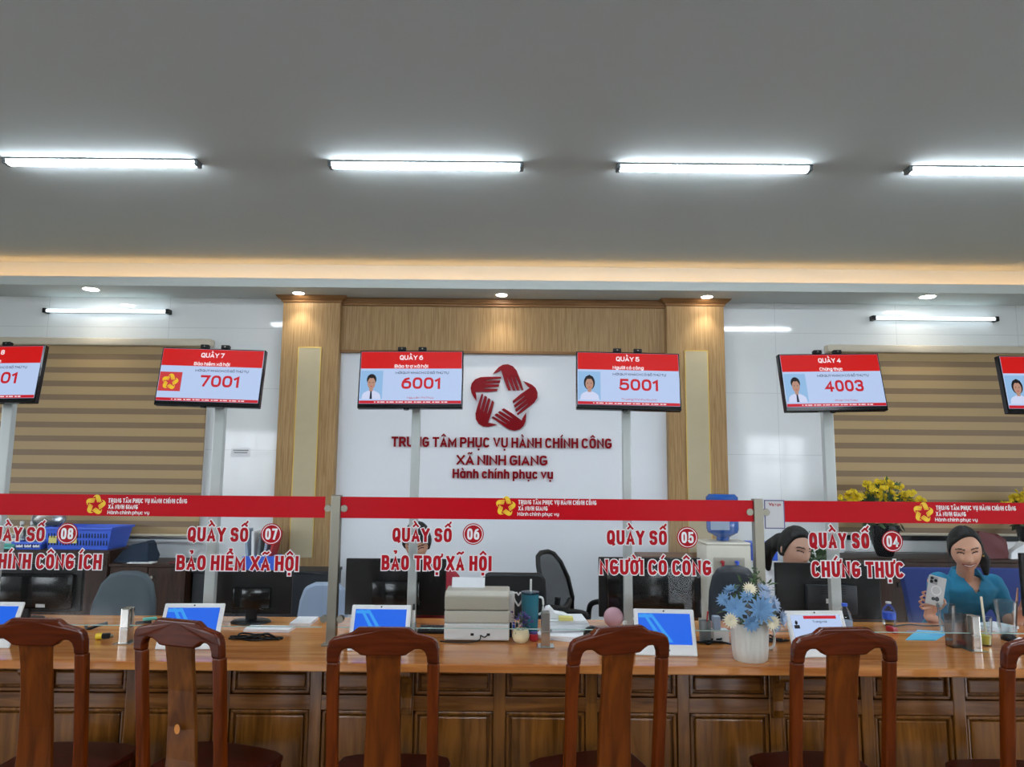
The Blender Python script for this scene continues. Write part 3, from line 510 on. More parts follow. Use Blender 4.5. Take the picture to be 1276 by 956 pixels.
screen(1.284, 3.2, 'right glass screen reading counter 04 above the woman in teal', (1149.6, 638.5), L3(1165.5, 1265, 636), [('QUẦY SỐ', 1008, 1083, 683.5, 19, '04', 1111.4, 674.5), ('CHỨNG THỰC', 1011, 1126, 719.5, 19, None, 0, 0)])
def post(x, label):
    t = thing('glass_screen_post', label, 'post', (x, GY, CZ), group='steel posts of the glass screens')
    obj('shaft', B(-0.023, 0.023, -0.023, 0.023, 0, 0.715, 0.003), 'steel', t); obj('base_plate', B(-0.04, 0.04, -0.04, 0.04, 0, 0.006, 0.002), 'steel', t)
    for s in (-1, 1):
        for z in (0.12, 0.65):
            bm = nb(); cyl(bm, (s * 0.018, 0, z), (s * 0.030, 0, z), 0.008); cyl(bm, (s * 0.040, -0.014, z), (s * 0.040, -0.0065, z), 0.017, n=20); cyl(bm, (s * 0.040, 0.0065, z), (s * 0.040, 0.014, z), 0.017, n=20); obj('glass_clamp', bm, 'steel', t, True)
post(sx(419.5), 'square steel post between the left and middle glass screens'); post(sx(943.5), 'square steel post between the middle and right glass screens')
def stub(px, py, label, h=0.165):
    q = G(px, py); t = thing('glass_support', label, 'glass support', (q.x, GY, CZ), group='short chrome glass supports')
    bm = nb(); box(bm, -0.021, 0.021, -0.028, -0.0065, 0, h, 0.005); box(bm, -0.021, 0.021, 0.0065, 0.028, 0, h, 0.005); box(bm, -.0216, .0216, -.0288, .0288, 0, .078, .004); obj('upright', bm, 'chrome', t)
    obj('foot_plate', B(-0.042, 0.042, -0.045, 0.045, 0, 0.005, 0.002), 'chrome', t)
stub(152, 803, 'short chrome glass support beside the yellow clip'); stub(680, 808, 'short chrome glass support beside the small cream flowerpot'); stub(1218, 812, 'short chrome glass support before the cup of yellow drink')
q = P(964.5, 641, GY)
t = tag(obj('payment_sticker', B(-0.05, 0.05, -0.0015, 0, -0.07, 0.07), 'cardb', None, loc=(q.x, GY - 0.0062, q.z)), 'grey payment card sticker on the glass above the woman in white', 'sticker')
obj('card_face', B(-0.045, 0.045, -0.002, -0.0014, -0.065, 0.065), 'card', t); text('card_text', 'V', -0.028, -0.012, 0.040, 0.017, -0.0024, 'red_txt', t, 0.26); text('card_text', 'IETQR', -0.012, 0.032, 0.040, 0.012, -0.0024, 'red_txt', t, 0.2)

# ------------------------------------------------------------------ number display monitors on poles
MY = 3.76; MW, MH = 0.553, 0.318
def portrait(bm_of, x0, x1, z0, z1, long_hair):
    w, h = x1 - x0, z1 - z0; cx = (x0 + x1) / 2
    def poly(pts, m_, k):
        bm = nb(); prism(bm, [(x0 + a * w, z0 + b * h) for a, b in pts], -0.0022 - k * 0.0003, -0.0020); bm_of(bm, m_)
    el = lambda a, b, ra, rb, n=20: [(a + ra * math.cos(2 * PI * k / n), b + rb * math.sin(2 * PI * k / n)) for k in range(n)]
    poly([(0, 0), (1, 0), (1, 1), (0, 1)], 's_blue', 0)
    poly([(.08, 0), (.12, .16), (.2, .23), (.4, .30), (.6, .30), (.8, .23), (.9, .16), (.94, 0)], 's_shirt', 1)
    if long_hair: poly(el(.5, .60, .25, .26), 's_hair', 2)
    else: poly(el(.5, .68, .215, .20), 's_hair', 2)
    poly([(.42, .27), (.58, .27), (.58, .45), (.42, .45)], 's_skin', 3); poly(el(.5, .55, .175, .205), 's_skin', 4)
    poly([(.35, .70), (.42, .745), (.5, .72), (.6, .755), (.66, .70), (.68, .80), (.5, .88), (.32, .80)], 's_hair', 5)
    for s in (-1, 1): poly(el(.5 + s * .075, .575, .03, .012, 8), 's_hair', 5)
    poly(el(.5, .44, .05, .013, 8), 's_dred', 5)
    if not long_hair: poly([(.47, .27), (.53, .27), (.56, .0), (.45, .0)], 's_tie', 6)
def display(cx, cy, yaw, roll, tilt, num, dept, ticket, name, pic, label):
    q = P(cx, cy, MY); t = thing('queue_display', label, 'screen', q, group='queue number displays above the counter')
    t.rotation_euler = (tilt, roll, yaw); w, h = MW / 2, MH / 2
    obj('casing', B(-w, w, 0.0, 0.035, -h, h, 0.004), 'gblack', t)
    obj('back_cover', B(-w * .7, w * .7, 0.03, 0.062, -h * .75, h * .6, 0.012), 'black', t)
    scr = obj('screen', B(-w + .007, w - .007, -0.0012, 0.001, -h + .024, h - .007), 's_white', t)
    X = lambda f: -w + f * MW
    Z = lambda f: h - f * MH
    def flat(nm, m_, a, b, c, d, k=1): obj(nm, B(X(a), X(b), -0.0012 - .0004 * k, -0.001, Z(d), Z(c)), m_, scr)
    flat('header_bar', 's_red', .014, .986, .024, .318); flat('footer_bar', 's_dred', .014, .986, .872, .922)
    text('header_text', 'QUẦY ' + num, X(.385), X(.61), Z(.165), .026, -0.0022, 's_text', scr, 0.19)
    if dept: text('header_text', dept, X(.5 - .0115 * len(dept)), X(.5 + .0115 * len(dept)), Z(.305), .0185, -0.0022, 's_text', scr, 0.19)
    text('call_text', 'MỜI QUÝ KHÁCH CÓ SỐ THỨ TỰ', X(.35), X(.862), Z(.412), .0125, -0.0022, 's_dark', scr, 0.18)
    if ticket: text('ticket_number', ticket, X(.412), X(.792), Z(.672), .064, -0.0022, 's_dred', scr, 0.2)
    if name: text('clerk_name', name, X(.60 - .0085 * len(name)), X(.60 + .0085 * len(name)), Z(.838), .0095, -0.0022, 's_dred', scr, 0.15)
    bm = nb()
    for k in range(24): box(bm, X(.16 + k * .029), X(.16 + k * .029 + .012 + .008 * (k * 7 % 3)), -0.0021, -0.0018, Z(.905), Z(.89))
    obj('ticker_line', bm, 's_text', scr)
    if pic == 'logo':
        flat('logo_panel', 's_brick', .016, .23, .43, .76); bm = nb(); emblem(bm, X(.123), Z(.6), .045, -0.0024, -0.0018); obj('logo', bm, 's_yel', scr)
    elif pic:
        parts = []
        portrait(lambda bm, m_: obj('portrait', bm, m_, scr), X(.018), X(.232), Z(.845), Z(.355), pic == 'woman')
    for k, xx in enumerate((.40, .60)):
        obj('hook', B(X(xx) - .022, X(xx) + .022, 0.0, 0.028, h + .001, h + .022, 0.003), 'black', t)
        bm = nb(); cyl(bm, (X(xx), -0.0006, h + .012), (X(xx), 0.001, h + .012), 0.004, n=12); obj('hook_hole', bm, 'steel', t)
    bm = nb(); cyl(bm, (-.02, 0.015, -h - .006), (-.02, 0.015, -h + .002), 0.014, n=16); obj('sensor', bm, 'gblack', t)
    return q
R = math.radians
DISP = [(-13, 466, -.05, -.015, R(-9), '8', 'công ích', '8001', None, None, 'queue display for counter 8, cut by the left photo edge', 3.5),
        (262, 470, .0, .022, R(-8), '7', 'Bảo hiểm xã hội', '7001', None, 'logo', 'queue display showing 7001 with a yellow logo picture', 270),
        (512, 472.5, .0, -.008, R(-9), '6', 'Bảo trợ xã hội', '6001', 'Nguyễn Thị Thúy', 'man', 'queue display showing 6001 above counter six', 516.8),
        (783, 474.5, .0, .014, R(-9), '5', 'Người có công', '5001', 'Trương Thị Như Quỳnh', 'woman', 'queue display showing 5001 with a portrait with dark bobbed hair', 781),
        (1038, 476, .06, -.028, R(-10), '4', 'Chứng thực', '4003', 'Phan Thị Thảo', 'man', 'queue display showing 4003 before the right blind', 1034),
        (1315, 479, .0, .0, R(-9), '3', '', '', None, 'woman', 'queue display cut by the right photo edge, showing a portrait', 1322)]
GLYPH['Đ'] = (1, GLYPH['D'][1] + [[(-.2, .52), (.45, .52)]]); GLYPH['đ'] = (.85, [_o, [(1, 1), (1, 0)], [(.6, .86), (1.2, .86)]]); GLYPH['k'] = (.85, [[(0, 1), (0, 0)], [(1, XH), (.1, .3)], [(.3, .42), (1, 0)]]); GLYPH['q'] = (.85, [_o, [(1, XH), (1, -.26)]])
for i, (cx, cy, yaw, roll, tilt, num, dept, tick, nm, pic, lab, px) in enumerate(DISP):
    display(cx, cy, yaw, roll, tilt, num, dept, tick, nm, pic, lab)
    q = P(px, 600, 3.90)
    t = thing('display_pole', ('pale steel pole holding the display at the left photo edge', 'pale steel pole holding the 7001 display', 'pale steel pole holding the 6001 display', 'pale steel pole holding the 5001 display', 'pale steel pole holding the 4003 display', 'pale steel pole holding the display at the right photo edge')[i], 'pole', (q.x, 3.90, CZ), group='poles of the queue displays')
    ptop = P(px, cy, 3.90).z - CZ; w_ = 0.0225 if i not in (1, 4, 0) else 0.028
    obj('tube', B(-w_, w_, -0.02, 0.02, 0, ptop + .06, 0.004), 'pole', t); obj('base_plate', B(-0.035, 0.035, -0.035, 0.035, 0, 0.006, 0.002), 'pole', t)
    obj('bracket', B(-0.04, 0.04, -0.062, -0.02, ptop - .05, ptop + .05, 0.003), 'black', t)

# ------------------------------------------------------------------ visitors' chairs
def chair(label, sp):
    t = thing('wooden_chair', label, 'chair', group='visitors chairs before the counter')
    tilt = lambda z: -0.055 * max(0, z - 0.45) / 0.55                     # back leans toward the viewer
    Hh = 1.035
    half = [(0, 0), (.092, 0), (.103, -.006), (.122, -.021), (.165, -.031), (.186, -.037), (.201, -.05), (.209, -.075), (.210, -.13), (.165, -.13), (.163, -.105), (.156, -.087), (.142, -.077), (.118, -.078), (.104, -.086), (.094, -.093), (.086, -.101), (.066, -.103), (0, -.103)]
    pts = [(x, Hh + z) for x, z in half] + [(-x, Hh + z) for x, z in half[::-1][1:-1]]
    bm = nb(); prism(bm, pts, -0.02, 0.018)
    for v in bm.verts: v.co.y += tilt(v.co.z) - 0.10 * v.co.x ** 2
    obj('top_rail', bm, 'chair_top', t, bevel=0.008)
    for s in (-1, 1):
        bm = nb(); rows = [(.43, .185, .0225), (.55, .187, .021), (.72, .188, .021), (.85, .188, .022), (Hh - .129, .1875, .0225)]
        for (z, xc, w) in rows: pass
        L = [(s * (xc - w), z) for z, xc, w in rows]; Rr = [(s * (xc + w), z) for z, xc, w in rows]
        prism(bm, L + Rr[::-1], -0.018, 0.018)
        for v in bm.verts: v.co.y += tilt(v.co.z)
        obj('stile', bm, 'chair', t, bevel=0.006)
    bm = nb(); rows = [(.44, .075), (.50, .070), (.62, .066), (.76, .062), (.86, .062), (Hh - .10, .066)]
    prism(bm, [(-w, z) for z, w in rows] + [(w, z) for z, w in rows[::-1]], -0.010, 0.010)
    for v in bm.verts: v.co.y += tilt(v.co.z) + .012 * math.sin((v.co.z - .44) / .5 * PI)
    obj('splat', bm, sp, t, bevel=0.004)
    bm = nb(); pts = [(-.205, -.01), (.205, -.01), (.225, .12), (.235, .30), (.222, .365), (.17, .395), (.06, .408), (-.06, .408), (-.17, .395), (-.222, .365), (-.235, .30), (-.225, .12)]
    prism(bm, [(x, z * .93) for x, z in pts], -.425, -.397, Matrix.Rotation(-PI / 2, 4, 'X') @ Matrix.Diagonal((1, 1, -1, 1)))
    for v in bm.verts: v.co.z = abs(v.co.z); v.co.y = abs(v.co.y) if v.co.y > 0.02 or v.co.y < -0.02 else v.co.y
    obj('seat', bm, 'seat', t, bevel=0.008)
    bm = nb()
    for a in ((-.19, .19, .325, .345), (-.19, .19, .0, .02)): box(bm, a[0], a[1], a[2], a[3], .335, .398, .003)
    for s in (-1, 1): box(bm, s * .185 - .01, s * .185 + .01, .02, .325, .335, .398, .003)
    obj('apron', bm, 'chair', t)
    for s in (-1, 1):
        bm = nb(); box(bm, s * .185 - .02, s * .185 + .02, .315, .355, 0, .398, .005); obj('leg', bm, 'chair', t)
        bm = nb(); vs = box(bm, s * .185 - .02, s * .185 + .02, -.018, .022, 0, .44, .005)
        for v in bm.verts: v.co.y -= .05 * (1 - v.co.z / .44)
        obj('leg', bm, 'chair', t)
        obj('stretcher', B(s * .185 - .01, s * .185 + .01, .0, .325, .14, .165, .003), 'chair', t)
    return t
CHY = 2.83
c0 = chair('red-brown wooden chair at the left photo edge, before counter eight', 'splat')
c1 = chair('red-brown wooden chair with a pale knot in its dark splat, before counter seven', 'splat2')
def put(o, px, py, rz=0.0, dy=0.0):
    q = P(px, py, CHY + dy - 0.055); o.location = (q.x, CHY + dy, 0); o.rotation_euler = (0, 0, rz)
put(c0, 46, 785, -.06, .10); put(c1, 229, 785, -.32, .10)
bm = nb(); lathe(bm, [(0.002, -.001), (.013, -.001), (.013, .001), (.002, .001)], 18); bmesh.ops.transform(bm, matrix=Matrix.Translation((-.002, -0.033, .62)) @ Matrix.Rotation(PI / 2, 4, 'X') @ Matrix.Diagonal((1, 1.4, 1, 1)), verts=bm.verts)
for ch in list(c1.children):
    if ch.name.startswith('splat'): obj('wood_knot', bm, mat('pale_knot', (196, 120, 44), 0.4), ch)
for px, rz, dy, lab in ((478.5, 0, 0, 'red-brown wooden chair before counter six and the printer'), (766, .32, .05, 'red-brown wooden chair turned slightly, before the pink ball'), (1049, .10, .07, 'red-brown wooden chair right of the white flowerpot'), (1316, 0, 0, 'red-brown wooden chair cut by the right photo edge')):
    put(dup(c0, (0, 0, 0), 0, lab), px, 785, rz, dy)

# ------------------------------------------------------------------ things on the counter, before the glass
def tablet(px, py, label, rz, kind='blue'):
    q = G(px, py); t = thing('tablet', label, 'tablet', q, rz, group='white tablets facing the visitors')
    W, H = .142, .215; mt = Matrix.Rotation(-R(24), 4, 'X')
    bm = nb(); box(bm, -W, W, 0, .014, .002, H, .006, mt); obj('body', bm, 'white', t)
    z0, z1 = .052, H - .022
    bm = nb(); box(bm, -W + .02, W - .02, -.001, .002, z0, z1, 0, mt); s = obj('screen', bm, 't_blue' if kind == 'blue' else 's_white', t)
    if kind == 'blue':
        for k, (a, b) in enumerate(((-.10, -.05), (-.07, -.015))):
            bm = nb(); prism(bm, [(a, z1 - .002), (a + .014, z1 - .002), (b + .05, z0 + .01), (b + .03, z0 + .01)], -.0016, -.0010, mt); obj('wallpaper_streak', bm, 't_cyan', s)
        bm = nb(); box(bm, -W + .022, -W + .09, -.0016, -.001, z1 - .02, z1 - .006, 0, mt); obj('wallpaper_glow', bm, 't_cyan', s)
    else:
        bm = nb(); box(bm, -.06, .10, -.0016, -.001, z1 - .018, z1 - .004, 0, mt); obj('header_bar', bm, 's_dred', s)
        text('tablet_text', 'Trang Mai', -.02, .05, z1 - .036, .010, -.0016, 's_dark', s, .16, mtx=mt)
        bm = nb(); box(bm, -W + .02, W - .02, -.0016, -.001, z0, z0 + .03, 0, mt); obj('footer_bar', bm, 't_blue', s)
        bm = nb(); ball(bm, (-.10, 0, z1 - .035), (.008, .001, .011), 1); box(bm, -.113, -.087, -.001, .001, z1 - .062, z1 - .046, 0.0); bmesh.ops.transform(bm, matrix=Matrix.Translation((0, -.0012, 0)) , verts=bm.verts); bmesh.ops.transform(bm, matrix=mt, verts=bm.verts); obj('clerk_icon', bm, 's_hair', s)
    bm = nb(); cyl(bm, mt @ Vector((0, -.001, H - .011)), mt @ Vector((0, .003, H - .011)), .004, n=12); obj('camera_lens', bm, 'black', t)
    bm = nb(); box(bm, -.018, .018, -.0012, .001, .022, .030, .0004, mt); obj('badge', bm, 'pgrey', t)
    bm = nb(); prism(bm, [(.06, .12), (.072, .12), (.105, .0), (.012, .0), (.012, .012), (.09, .012)], -.05, .05, Matrix.Rotation(PI / 2, 4, 'Z') @ Matrix.Diagonal((1, 1, 1, 1)))
    for v in bm.verts: v.co.y = abs(v.co.y)
    obj('stand', bm, 'white', t)
TY = 818
tablet(-28, 808, 'white tablet at the left photo edge, before counter eight', 0); tablet(231, 810, 'white tablet with blue screen behind the knotted chair, counter seven', .05)
tablet(470, 812, 'white tablet with blue screen left of the printer', 0); tablet(831, 818, 'white tablet with blue screen, largest view, right of the pink ball', -.06); tablet(1028, 820, 'white tablet with a queue page, behind the chair beside the flowerpot', .08, 'page')

def petal_flower(bm, c, r, n, layers, d, lift=.35):
    d = Vector(d).normalized(); qt = d.to_track_quat('Z', 'Y')
    for l in range(layers):
        rr = r * (1 - .28 * l); el = lift + .28 * l
        for k in range(n):
            a = 2 * PI * (k + .5 * l) / n; ca, sa = math.cos(a), math.sin(a); wv = rr * 1.9 / n
            pts = [(.08 * rr, 0, 0), (.55 * rr, wv, el * .5 * rr), (rr, 0, el * rr * .9), (.55 * rr, -wv, el * .5 * rr), (.55 * rr, 0, el * .5 * rr - .16 * rr)]
            V = [bm.verts.new(Vector(c) + qt @ Vector((p[0] * ca - p[1] * sa, p[0] * sa + p[1] * ca, p[2]))) for p in pts]
            for f in ((0, 1, 4), (1, 2, 4), (2, 3, 4), (3, 0, 4), (0, 3, 2, 1)): bm.faces.new([V[i] for i in f])
def blob_leaves(bm, c, rad, n, ln, rnd, wd=.3):
    for k in range(n):
        d = Vector((rnd.gauss(0, 1), rnd.gauss(0, 1), rnd.gauss(.3, 1))).normalized(); p = Vector(c) + Vector((d.x * rad[0], d.y * rad[1], d.z * rad[2])) * rnd.uniform(.5, 1)
        petal = (d + Vector((rnd.uniform(-.5, .5), rnd.uniform(-.5, .5), rnd.uniform(-.2, .6)))).normalized(); s = petal.cross(Vector((.3, .2, 1))).normalized(); L = ln * rnd.uniform(.6, 1.2); n2 = petal.cross(s)
        V = [bm.verts.new(x) for x in (p, p + petal * L * .5 + s * L * wd, p + petal * L, p + petal * L * .5 - s * L * wd, p + petal * L * .5 - n2 * L * .12)]
        for f in ((0, 1, 4), (1, 2, 4), (2, 3, 4), (3, 0, 4), (0, 3, 2, 1)): bm.faces.new([V[i] for i in f])
# white fluted flowerpot with blue flowers
rnd = random.Random(4)
q = G(938, 825); t = thing('flowerpot', 'white fluted flowerpot with blue and cream flowers on the counter edge', 'flowerpot', (q.x, CF + .12, CZ))
bm = nb(); lathe(bm, [(.066, 0), (.074, .008), (.079, .06), (.082, .13), (.084, .165), (.076, .166), (.072, .14), (.07, .135)], 72, flute=.022, nf=16); obj('pot', bm, 'stone', t, True)
bm = nb(); tube(bm, curve([(.076, .02, .14), (.115, .02, .13), (.115, .02, .06), (.078, .02, .045)]), .006); obj('handle', bm, 'stone', t, True)
bm = nb(); blob_leaves(bm, (0, .02, .22), (.11, .08, .08), 110, .045, rnd, .22)
for k in range(7): blob_leaves(bm, (.03 + rnd.uniform(-.05, .06), .02, .325), (.05, .03, .03), 6, .04, rnd, .12)
obj('foliage', bm, 'leaf', t)
for c, r, n, l, d, m_ in (((-.075, -.05, .235), .062, 13, 4, (-.4, -1, .4), 'blue_fl'), ((.025, -.085, .235), .07, 14, 4, (.1, -1, .3), 'blue_fl'), ((-.025, -.1, .185), .045, 12, 4, (0, -1, -.1), 'blue_fl'), ((-.115, -.01, .265), .04, 12, 3, (-.8, -.5, .6), 'blue_fl'), ((-.03, -.07, .29), .035, 12, 3, (-.2, -.8, .7), 'blue_fl'), ((.055, -.05, .285), .04, 12, 3, (.3, -.8, .7), 'pale_fl'), ((-.01, -.05, .318), .036, 16, 4, (0, -.8, .6), 'cream_fl'), ((.072, -.09, .185), .04, 16, 4, (.3, -1, .0), 'cream_fl'), ((-.105, -.075, .19), .038, 16, 4, (-.5, -1, .0), 'cream_fl'), ((.105, -.03, .25), .045, 12, 4, (.8, -.7, .3), 'pale_fl'), ((.13, -.05, .195), .04, 12, 4, (.8, -.8, .1), 'pale_fl'), ((.10, -.06, .16), .03, 12, 3, (.6, -.8, -.2), 'pale_fl'), ((.07, .0, .31), .04, 12, 3, (.4, -.5, .9), 'pale_fl'), ((-.07, .03, .30), .04, 12, 3, (-.4, -.3, .9), 'blue_fl')):
    bm = nb(); petal_flower(bm, c, r, n, l, d); obj('bloom', bm, m_, t)
bm = nb(); tube(bm, [(.03, .02, .2), (.04, .02, .38)], .002, 5)
for k in range(14): ball(bm, (.036 + rnd.uniform(-.02, .02), .02 + rnd.uniform(-.02, .02), .34 + k * .005), .005, 1)
obj('bud_sprig', bm, 'leaf', t)
# small things
q = G(647, 803); t = thing('flowerpot', 'small cream flowerpot of purple flowers beside the printer', 'flowerpot', (q.x + .008, 3.655, CZ))
bm = nb(); lathe(bm, [(.022, 0), (.036, .012), (.043, .032), (.040, .055), (.034, .066), (.029, .066), (.029, .058)], 28); obj('pot', bm, 'cream', t, True)
bm = nb(); blob_leaves(bm, (0, 0, .09), (.02, .02, .035), 40, .035, rnd, .2); obj('foliage', bm, 'leaf', t)
bm = nb()
for k in range(40): blob_leaves(bm, (rnd.gauss(.005, .022), rnd.gauss(0, .015), 0.115 + rnd.uniform(-.03, .025)), (.01, .01, .012), 3, .018, rnd, .4)
obj('blossom', bm, 'purple', t)
q = G(129, 797); t = thing('clip', 'small yellow and black clip lying on the counter', 'clip', q, .3)
bm = nb(); cyl(bm, (-.035, 0, .016), (-.008, 0, .016), .016, n=18); obj('cap', bm, 'yel_p', t, True); bm = nb(); box(bm, -.008, .03, -.013, .013, .004, .03, .006); obj('body', bm, 'black', t)
bm = nb(); cyl(bm, (.03, 0, .014), (.042, 0, .014), .008); obj('tip', bm, 'steel', t)
q = G(180, 777); t = thing('stapler', 'small black and teal stapler left of the blue tablet', 'stapler', q, .5)
obj('base_arm', B(-.045, .035, -.012, .012, 0, .014, .004), 'black', t); bm = nb(); box(bm, -.01, .06, -.012, .012, .014, .03, .006); obj('cover', bm, 'teal_p', t)
q = G(118, 785); bm = nb(); tube(bm, curve([(-.06, .02, .012), (-.03, .0, .006), (.01, .015, .02), (.05, .03, .03)]), [.008] * 24 + [.004], 8)
tag(obj('cable_plug', bm, 'black', None, True, loc=q), 'thin black cable plug on the counter beside the left monitor', 'plug')

# ------------------------------------------------------------------ clerks' side of the counter
def pc(px0, px1, pyt, Y, label, kind='plain', hgt=.345):
    a, b = P(px0, pyt, Y), P(px1, pyt, Y); w = (b.x - a.x) / 2; zt = (a.z + b.z) / 2 - CZ; zb = max(.045, zt - hgt)
    t = thing('computer_monitor', label, 'monitor', ((a.x + b.x) / 2, Y, CZ), group='black monitors with their backs to the glass')
    obj('casing', B(-w, w, 0, .022, zb, zt, .005), 'black', t)
    scr = obj('screen', B(-w + .008, w - .008, .0215, .0225, zb + .02, zt - .008), 'gblack', t)
    if kind == 'aio': bm = nb(); box(bm, -w * .86, w * .86, -.03, .003, zb + .02, zt - .05, .018, seg=3)
    else: bm = nb(); box(bm, -w * .45, w * .5, -.034, .003, zb + .03, zb + (zt - zb) * .62, .008)
    bk = obj('back_cover', bm, 'gblack' if kind != 'box' else 'slate', t, True)
    if kind == 'box':
        obj('label', B(-.03, .015, -.0352, -.0338, zb + .09, zb + .115), 'label', bk)
        for k in range(4): obj('vent_slot', B(-.06, .08, -.0348, -.0335, zb + .14 + k * .012, zb + .145 + k * .012), 'black', bk)
    else: obj('label', B(w * .25, w * .25 + .05, (-.031 if kind == 'aio' else -.002), (-.029 if kind == 'aio' else .001), zb + .03, zb + .048), 'label', t)
    obj('neck', B(-.03, .03, -.012, .012, .008, zb + .08, .004), 'black', t)
    bm = nb(); lathe(bm, [(.10, 0), (.11, .004), (.10, .012), (.03, .016)], 32, ell=.8); obj('foot', bm, 'black', t, True); return t
pc(-32, 104.5, 703, 4.07, 'black monitor back at the left photo edge, behind counter 08', 'aio'); pc(267.5, 364.5, 711, 4.07, 'black monitor back behind the lettering of counter 07', 'plain', .30)
pc(431.5, 556, 696.5, 4.07, 'black monitor back left of the printer', 'plain'); pc(746, 873, 695, 4.07, 'black monitor back behind the lettering of counter 05', 'aio')
pc(965.5, 1096, 702, 4.07, 'black monitor back hiding the woman in white', 'box'); pc(1271, 1400, 690, 4.07, 'black monitor back at the right photo edge')
# printer
q = G(594, 799); t = thing('printer', 'beige desktop printer beside the teal tumbler', 'printer', (q.x, q.y + .005, CZ)); S = .162
t.location.y = 3.66; a = P(594, 738, 3.66).z - CZ
obj('lower_body', B(-S, S, 0, .26, .006, .088, .008), 'white', t); obj('middle_body', B(-S, S, .004, .26, .089, .148, .006), 'beige', t); obj('output_slot', B(-S + .01, S - .01, .012, .2, .146, .152), 'black', t)
bm = nb(); prism(bm, [(.002, .151), (.25, .151), (.25, .215), (.19, a), (.03, a), (.0, a - .02)], -S, S, Matrix.Rotation(PI / 2, 4, 'Z') @ Matrix.Diagonal((1, 1, 1, 1)))
for v in bm.verts: v.co.x, v.co.y = v.co.x, abs(v.co.y)
obj('lid', bm, 'beige2', t, bevel=.008)
for x in (-.03, .05): obj('port', B(x, x + .016, -.002, .002, .03, .042), 'black', t)
bm = nb(); tube(bm, curve([(.02, -.012, .036), (.012, -.03, .015), (-.06, -.03, .004), (-.18, -.01, .004)]), .003, 6); tube(bm, curve([(.055, -.002, .036), (.04, -.02, .028), (.022, -.012, .034)]), .003, 6); obj('cable', bm, 'black', t, True)
q2 = P(584, 733, 3.84); t2 = obj('paper_sheet', B(-.085, .085, -.002, .002, 0, .055), 'paper', None, loc=(q2.x, 3.80, CZ + a - .001)); t2.rotation_euler = (-.5, 0, 0); tag(t2, 'white paper sheet standing in the top of the printer', 'paper')
# pens in a clear holder, keyboard
q = P(511.5, 780, 3.72); t = thing('pen_holder', 'clear holder left of the printer with two white pens', 'holder', (q.x, 3.74, CZ)); bm = nb(); lathe(bm, [(.026, 0), (.028, .004), (.028, .075), (.025, .075), (.024, .008)], 24); obj('cup', bm, 'plastic', t, True)
for dx, h in ((-.014, .155), (.012, .16)):
    p = thing('pen', 'white pen with a dark cap, %s in the clear holder' % ('left one' if dx < 0 else 'right one'), 'pen', (q.x + dx, 3.74, CZ + .006), group='white pens in the clear holder')
    bm = nb(); cyl(bm, (0, 0, 0), (0, 0, h - .03), .0085, n=14); obj('barrel', bm, 'white', p, True); bm = nb(); cyl(bm, (0, 0, h - .03), (0, 0, h), .0075, .005, n=14); obj('cap', bm, 'slate', p, True)
q = G(535, 784); t = thing('keyboard', 'black keyboard lying left of the printer', 'keyboard', (q.x + .025, 3.88, CZ)); obj('body', B(-.075, .075, -.05, .06, 0, .018, .005), 'black', t)
bm = nb()
for r_ in range(4):
    for k in range(9): box(bm, -.07 + k * .0156, -.057 + k * .0156, -.045 + r_ * .026, -.024 + r_ * .026, .017, .024, .002, seg=1)
ko = obj('keys', bm, 'dgrey', t); ko['kind'] = 'stuff'
# mug, tumbler, small red jar, card box
q = P(631, 770, 3.99); t = thing('mug', 'white mug with a heart-shaped handle beside the teal tumbler', 'mug', (q.x, 3.99, CZ)); zt = P(642, 738, 3.99).z - CZ
bm = nb(); lathe(bm, [(.035, 0), (.042, .01), (.044, zt), (.040, zt), (.038, .02)], 32); obj('cup', bm, 'white', t, True)
hp = [(.0, -.03), (.016, -.008), (.024, .012), (.018, .026), (.008, .026), (0, .016), (-.008, .026), (-.018, .026), (-.024, .012), (-.016, -.008), (0, -.03)]
bm = nb(); tube(bm, [(.064 + x * 1.15, -.01, zt - .034 + z * 1.25) for x, z in hp], .0048, 8); obj('heart_handle', bm, 'white', t, True)
q = P(660.5, 778, 3.82); t = thing('tumbler', 'teal glass tumbler with a straw and white handle', 'tumbler', (q.x, 3.84, CZ)); zt = P(660, 739, 3.84).z - CZ
bm = nb(); lathe(bm, [(.038, 0), (.041, .006), (.047, zt), (.043, zt), (.037, .01)], 32); obj('body', bm, mat('teal_frosted', (38, 120, 140), 0.2, alpha=.9), t, True)
bm = nb(); lathe(bm, [(.048, zt - .004), (.048, zt + .006), (.01, zt + .008)], 32); obj('lid', bm, 'tumbler', t, True); bm = nb(); cyl(bm, (.0, 0, .02), (.004, 0, zt + .07), .0055, n=12); obj('straw', bm, 'white', t, True)
bm = nb(); tube(bm, curve([(.045, 0, zt - .02), (.066, 0, zt - .03), (.066, 0, zt - .09), (.044, 0, zt - .11)]), .0055, 8); obj('handle', bm, 'white', t, True)
q = G(640, 790); t = thing('marker_box', 'small clear box of markers behind the cream flowerpot', 'box', (q.x - .0, 3.76, CZ)); bm = nb(); box(bm, -.03, .03, -.02, .02, 0, .06, .003); obj('case', bm, 'plastic', t)
for k in range(3): bm = nb(); cyl(bm, (-.016 + k * .016, 0, .004), (-.016 + k * .016, 0, .075 - .01 * (k % 2)), .006, n=12); obj('marker', bm, ('navy', 'blue', 'slate')[k], t, True)
q = G(661, 795); t = thing('jar', 'small red jar right of the cream flowerpot', 'jar', (q.x + .015, 3.70, CZ))
bm = nb(); lathe(bm, [(.018, 0), (.022, .004), (.022, .03), (.018, .034)], 20); obj('glass_body', bm, 'redp', t, True); bm = nb(); lathe(bm, [(.019, .034), (.019, .042), (.002, .043)], 20); obj('lid', bm, 'purple', t, True)
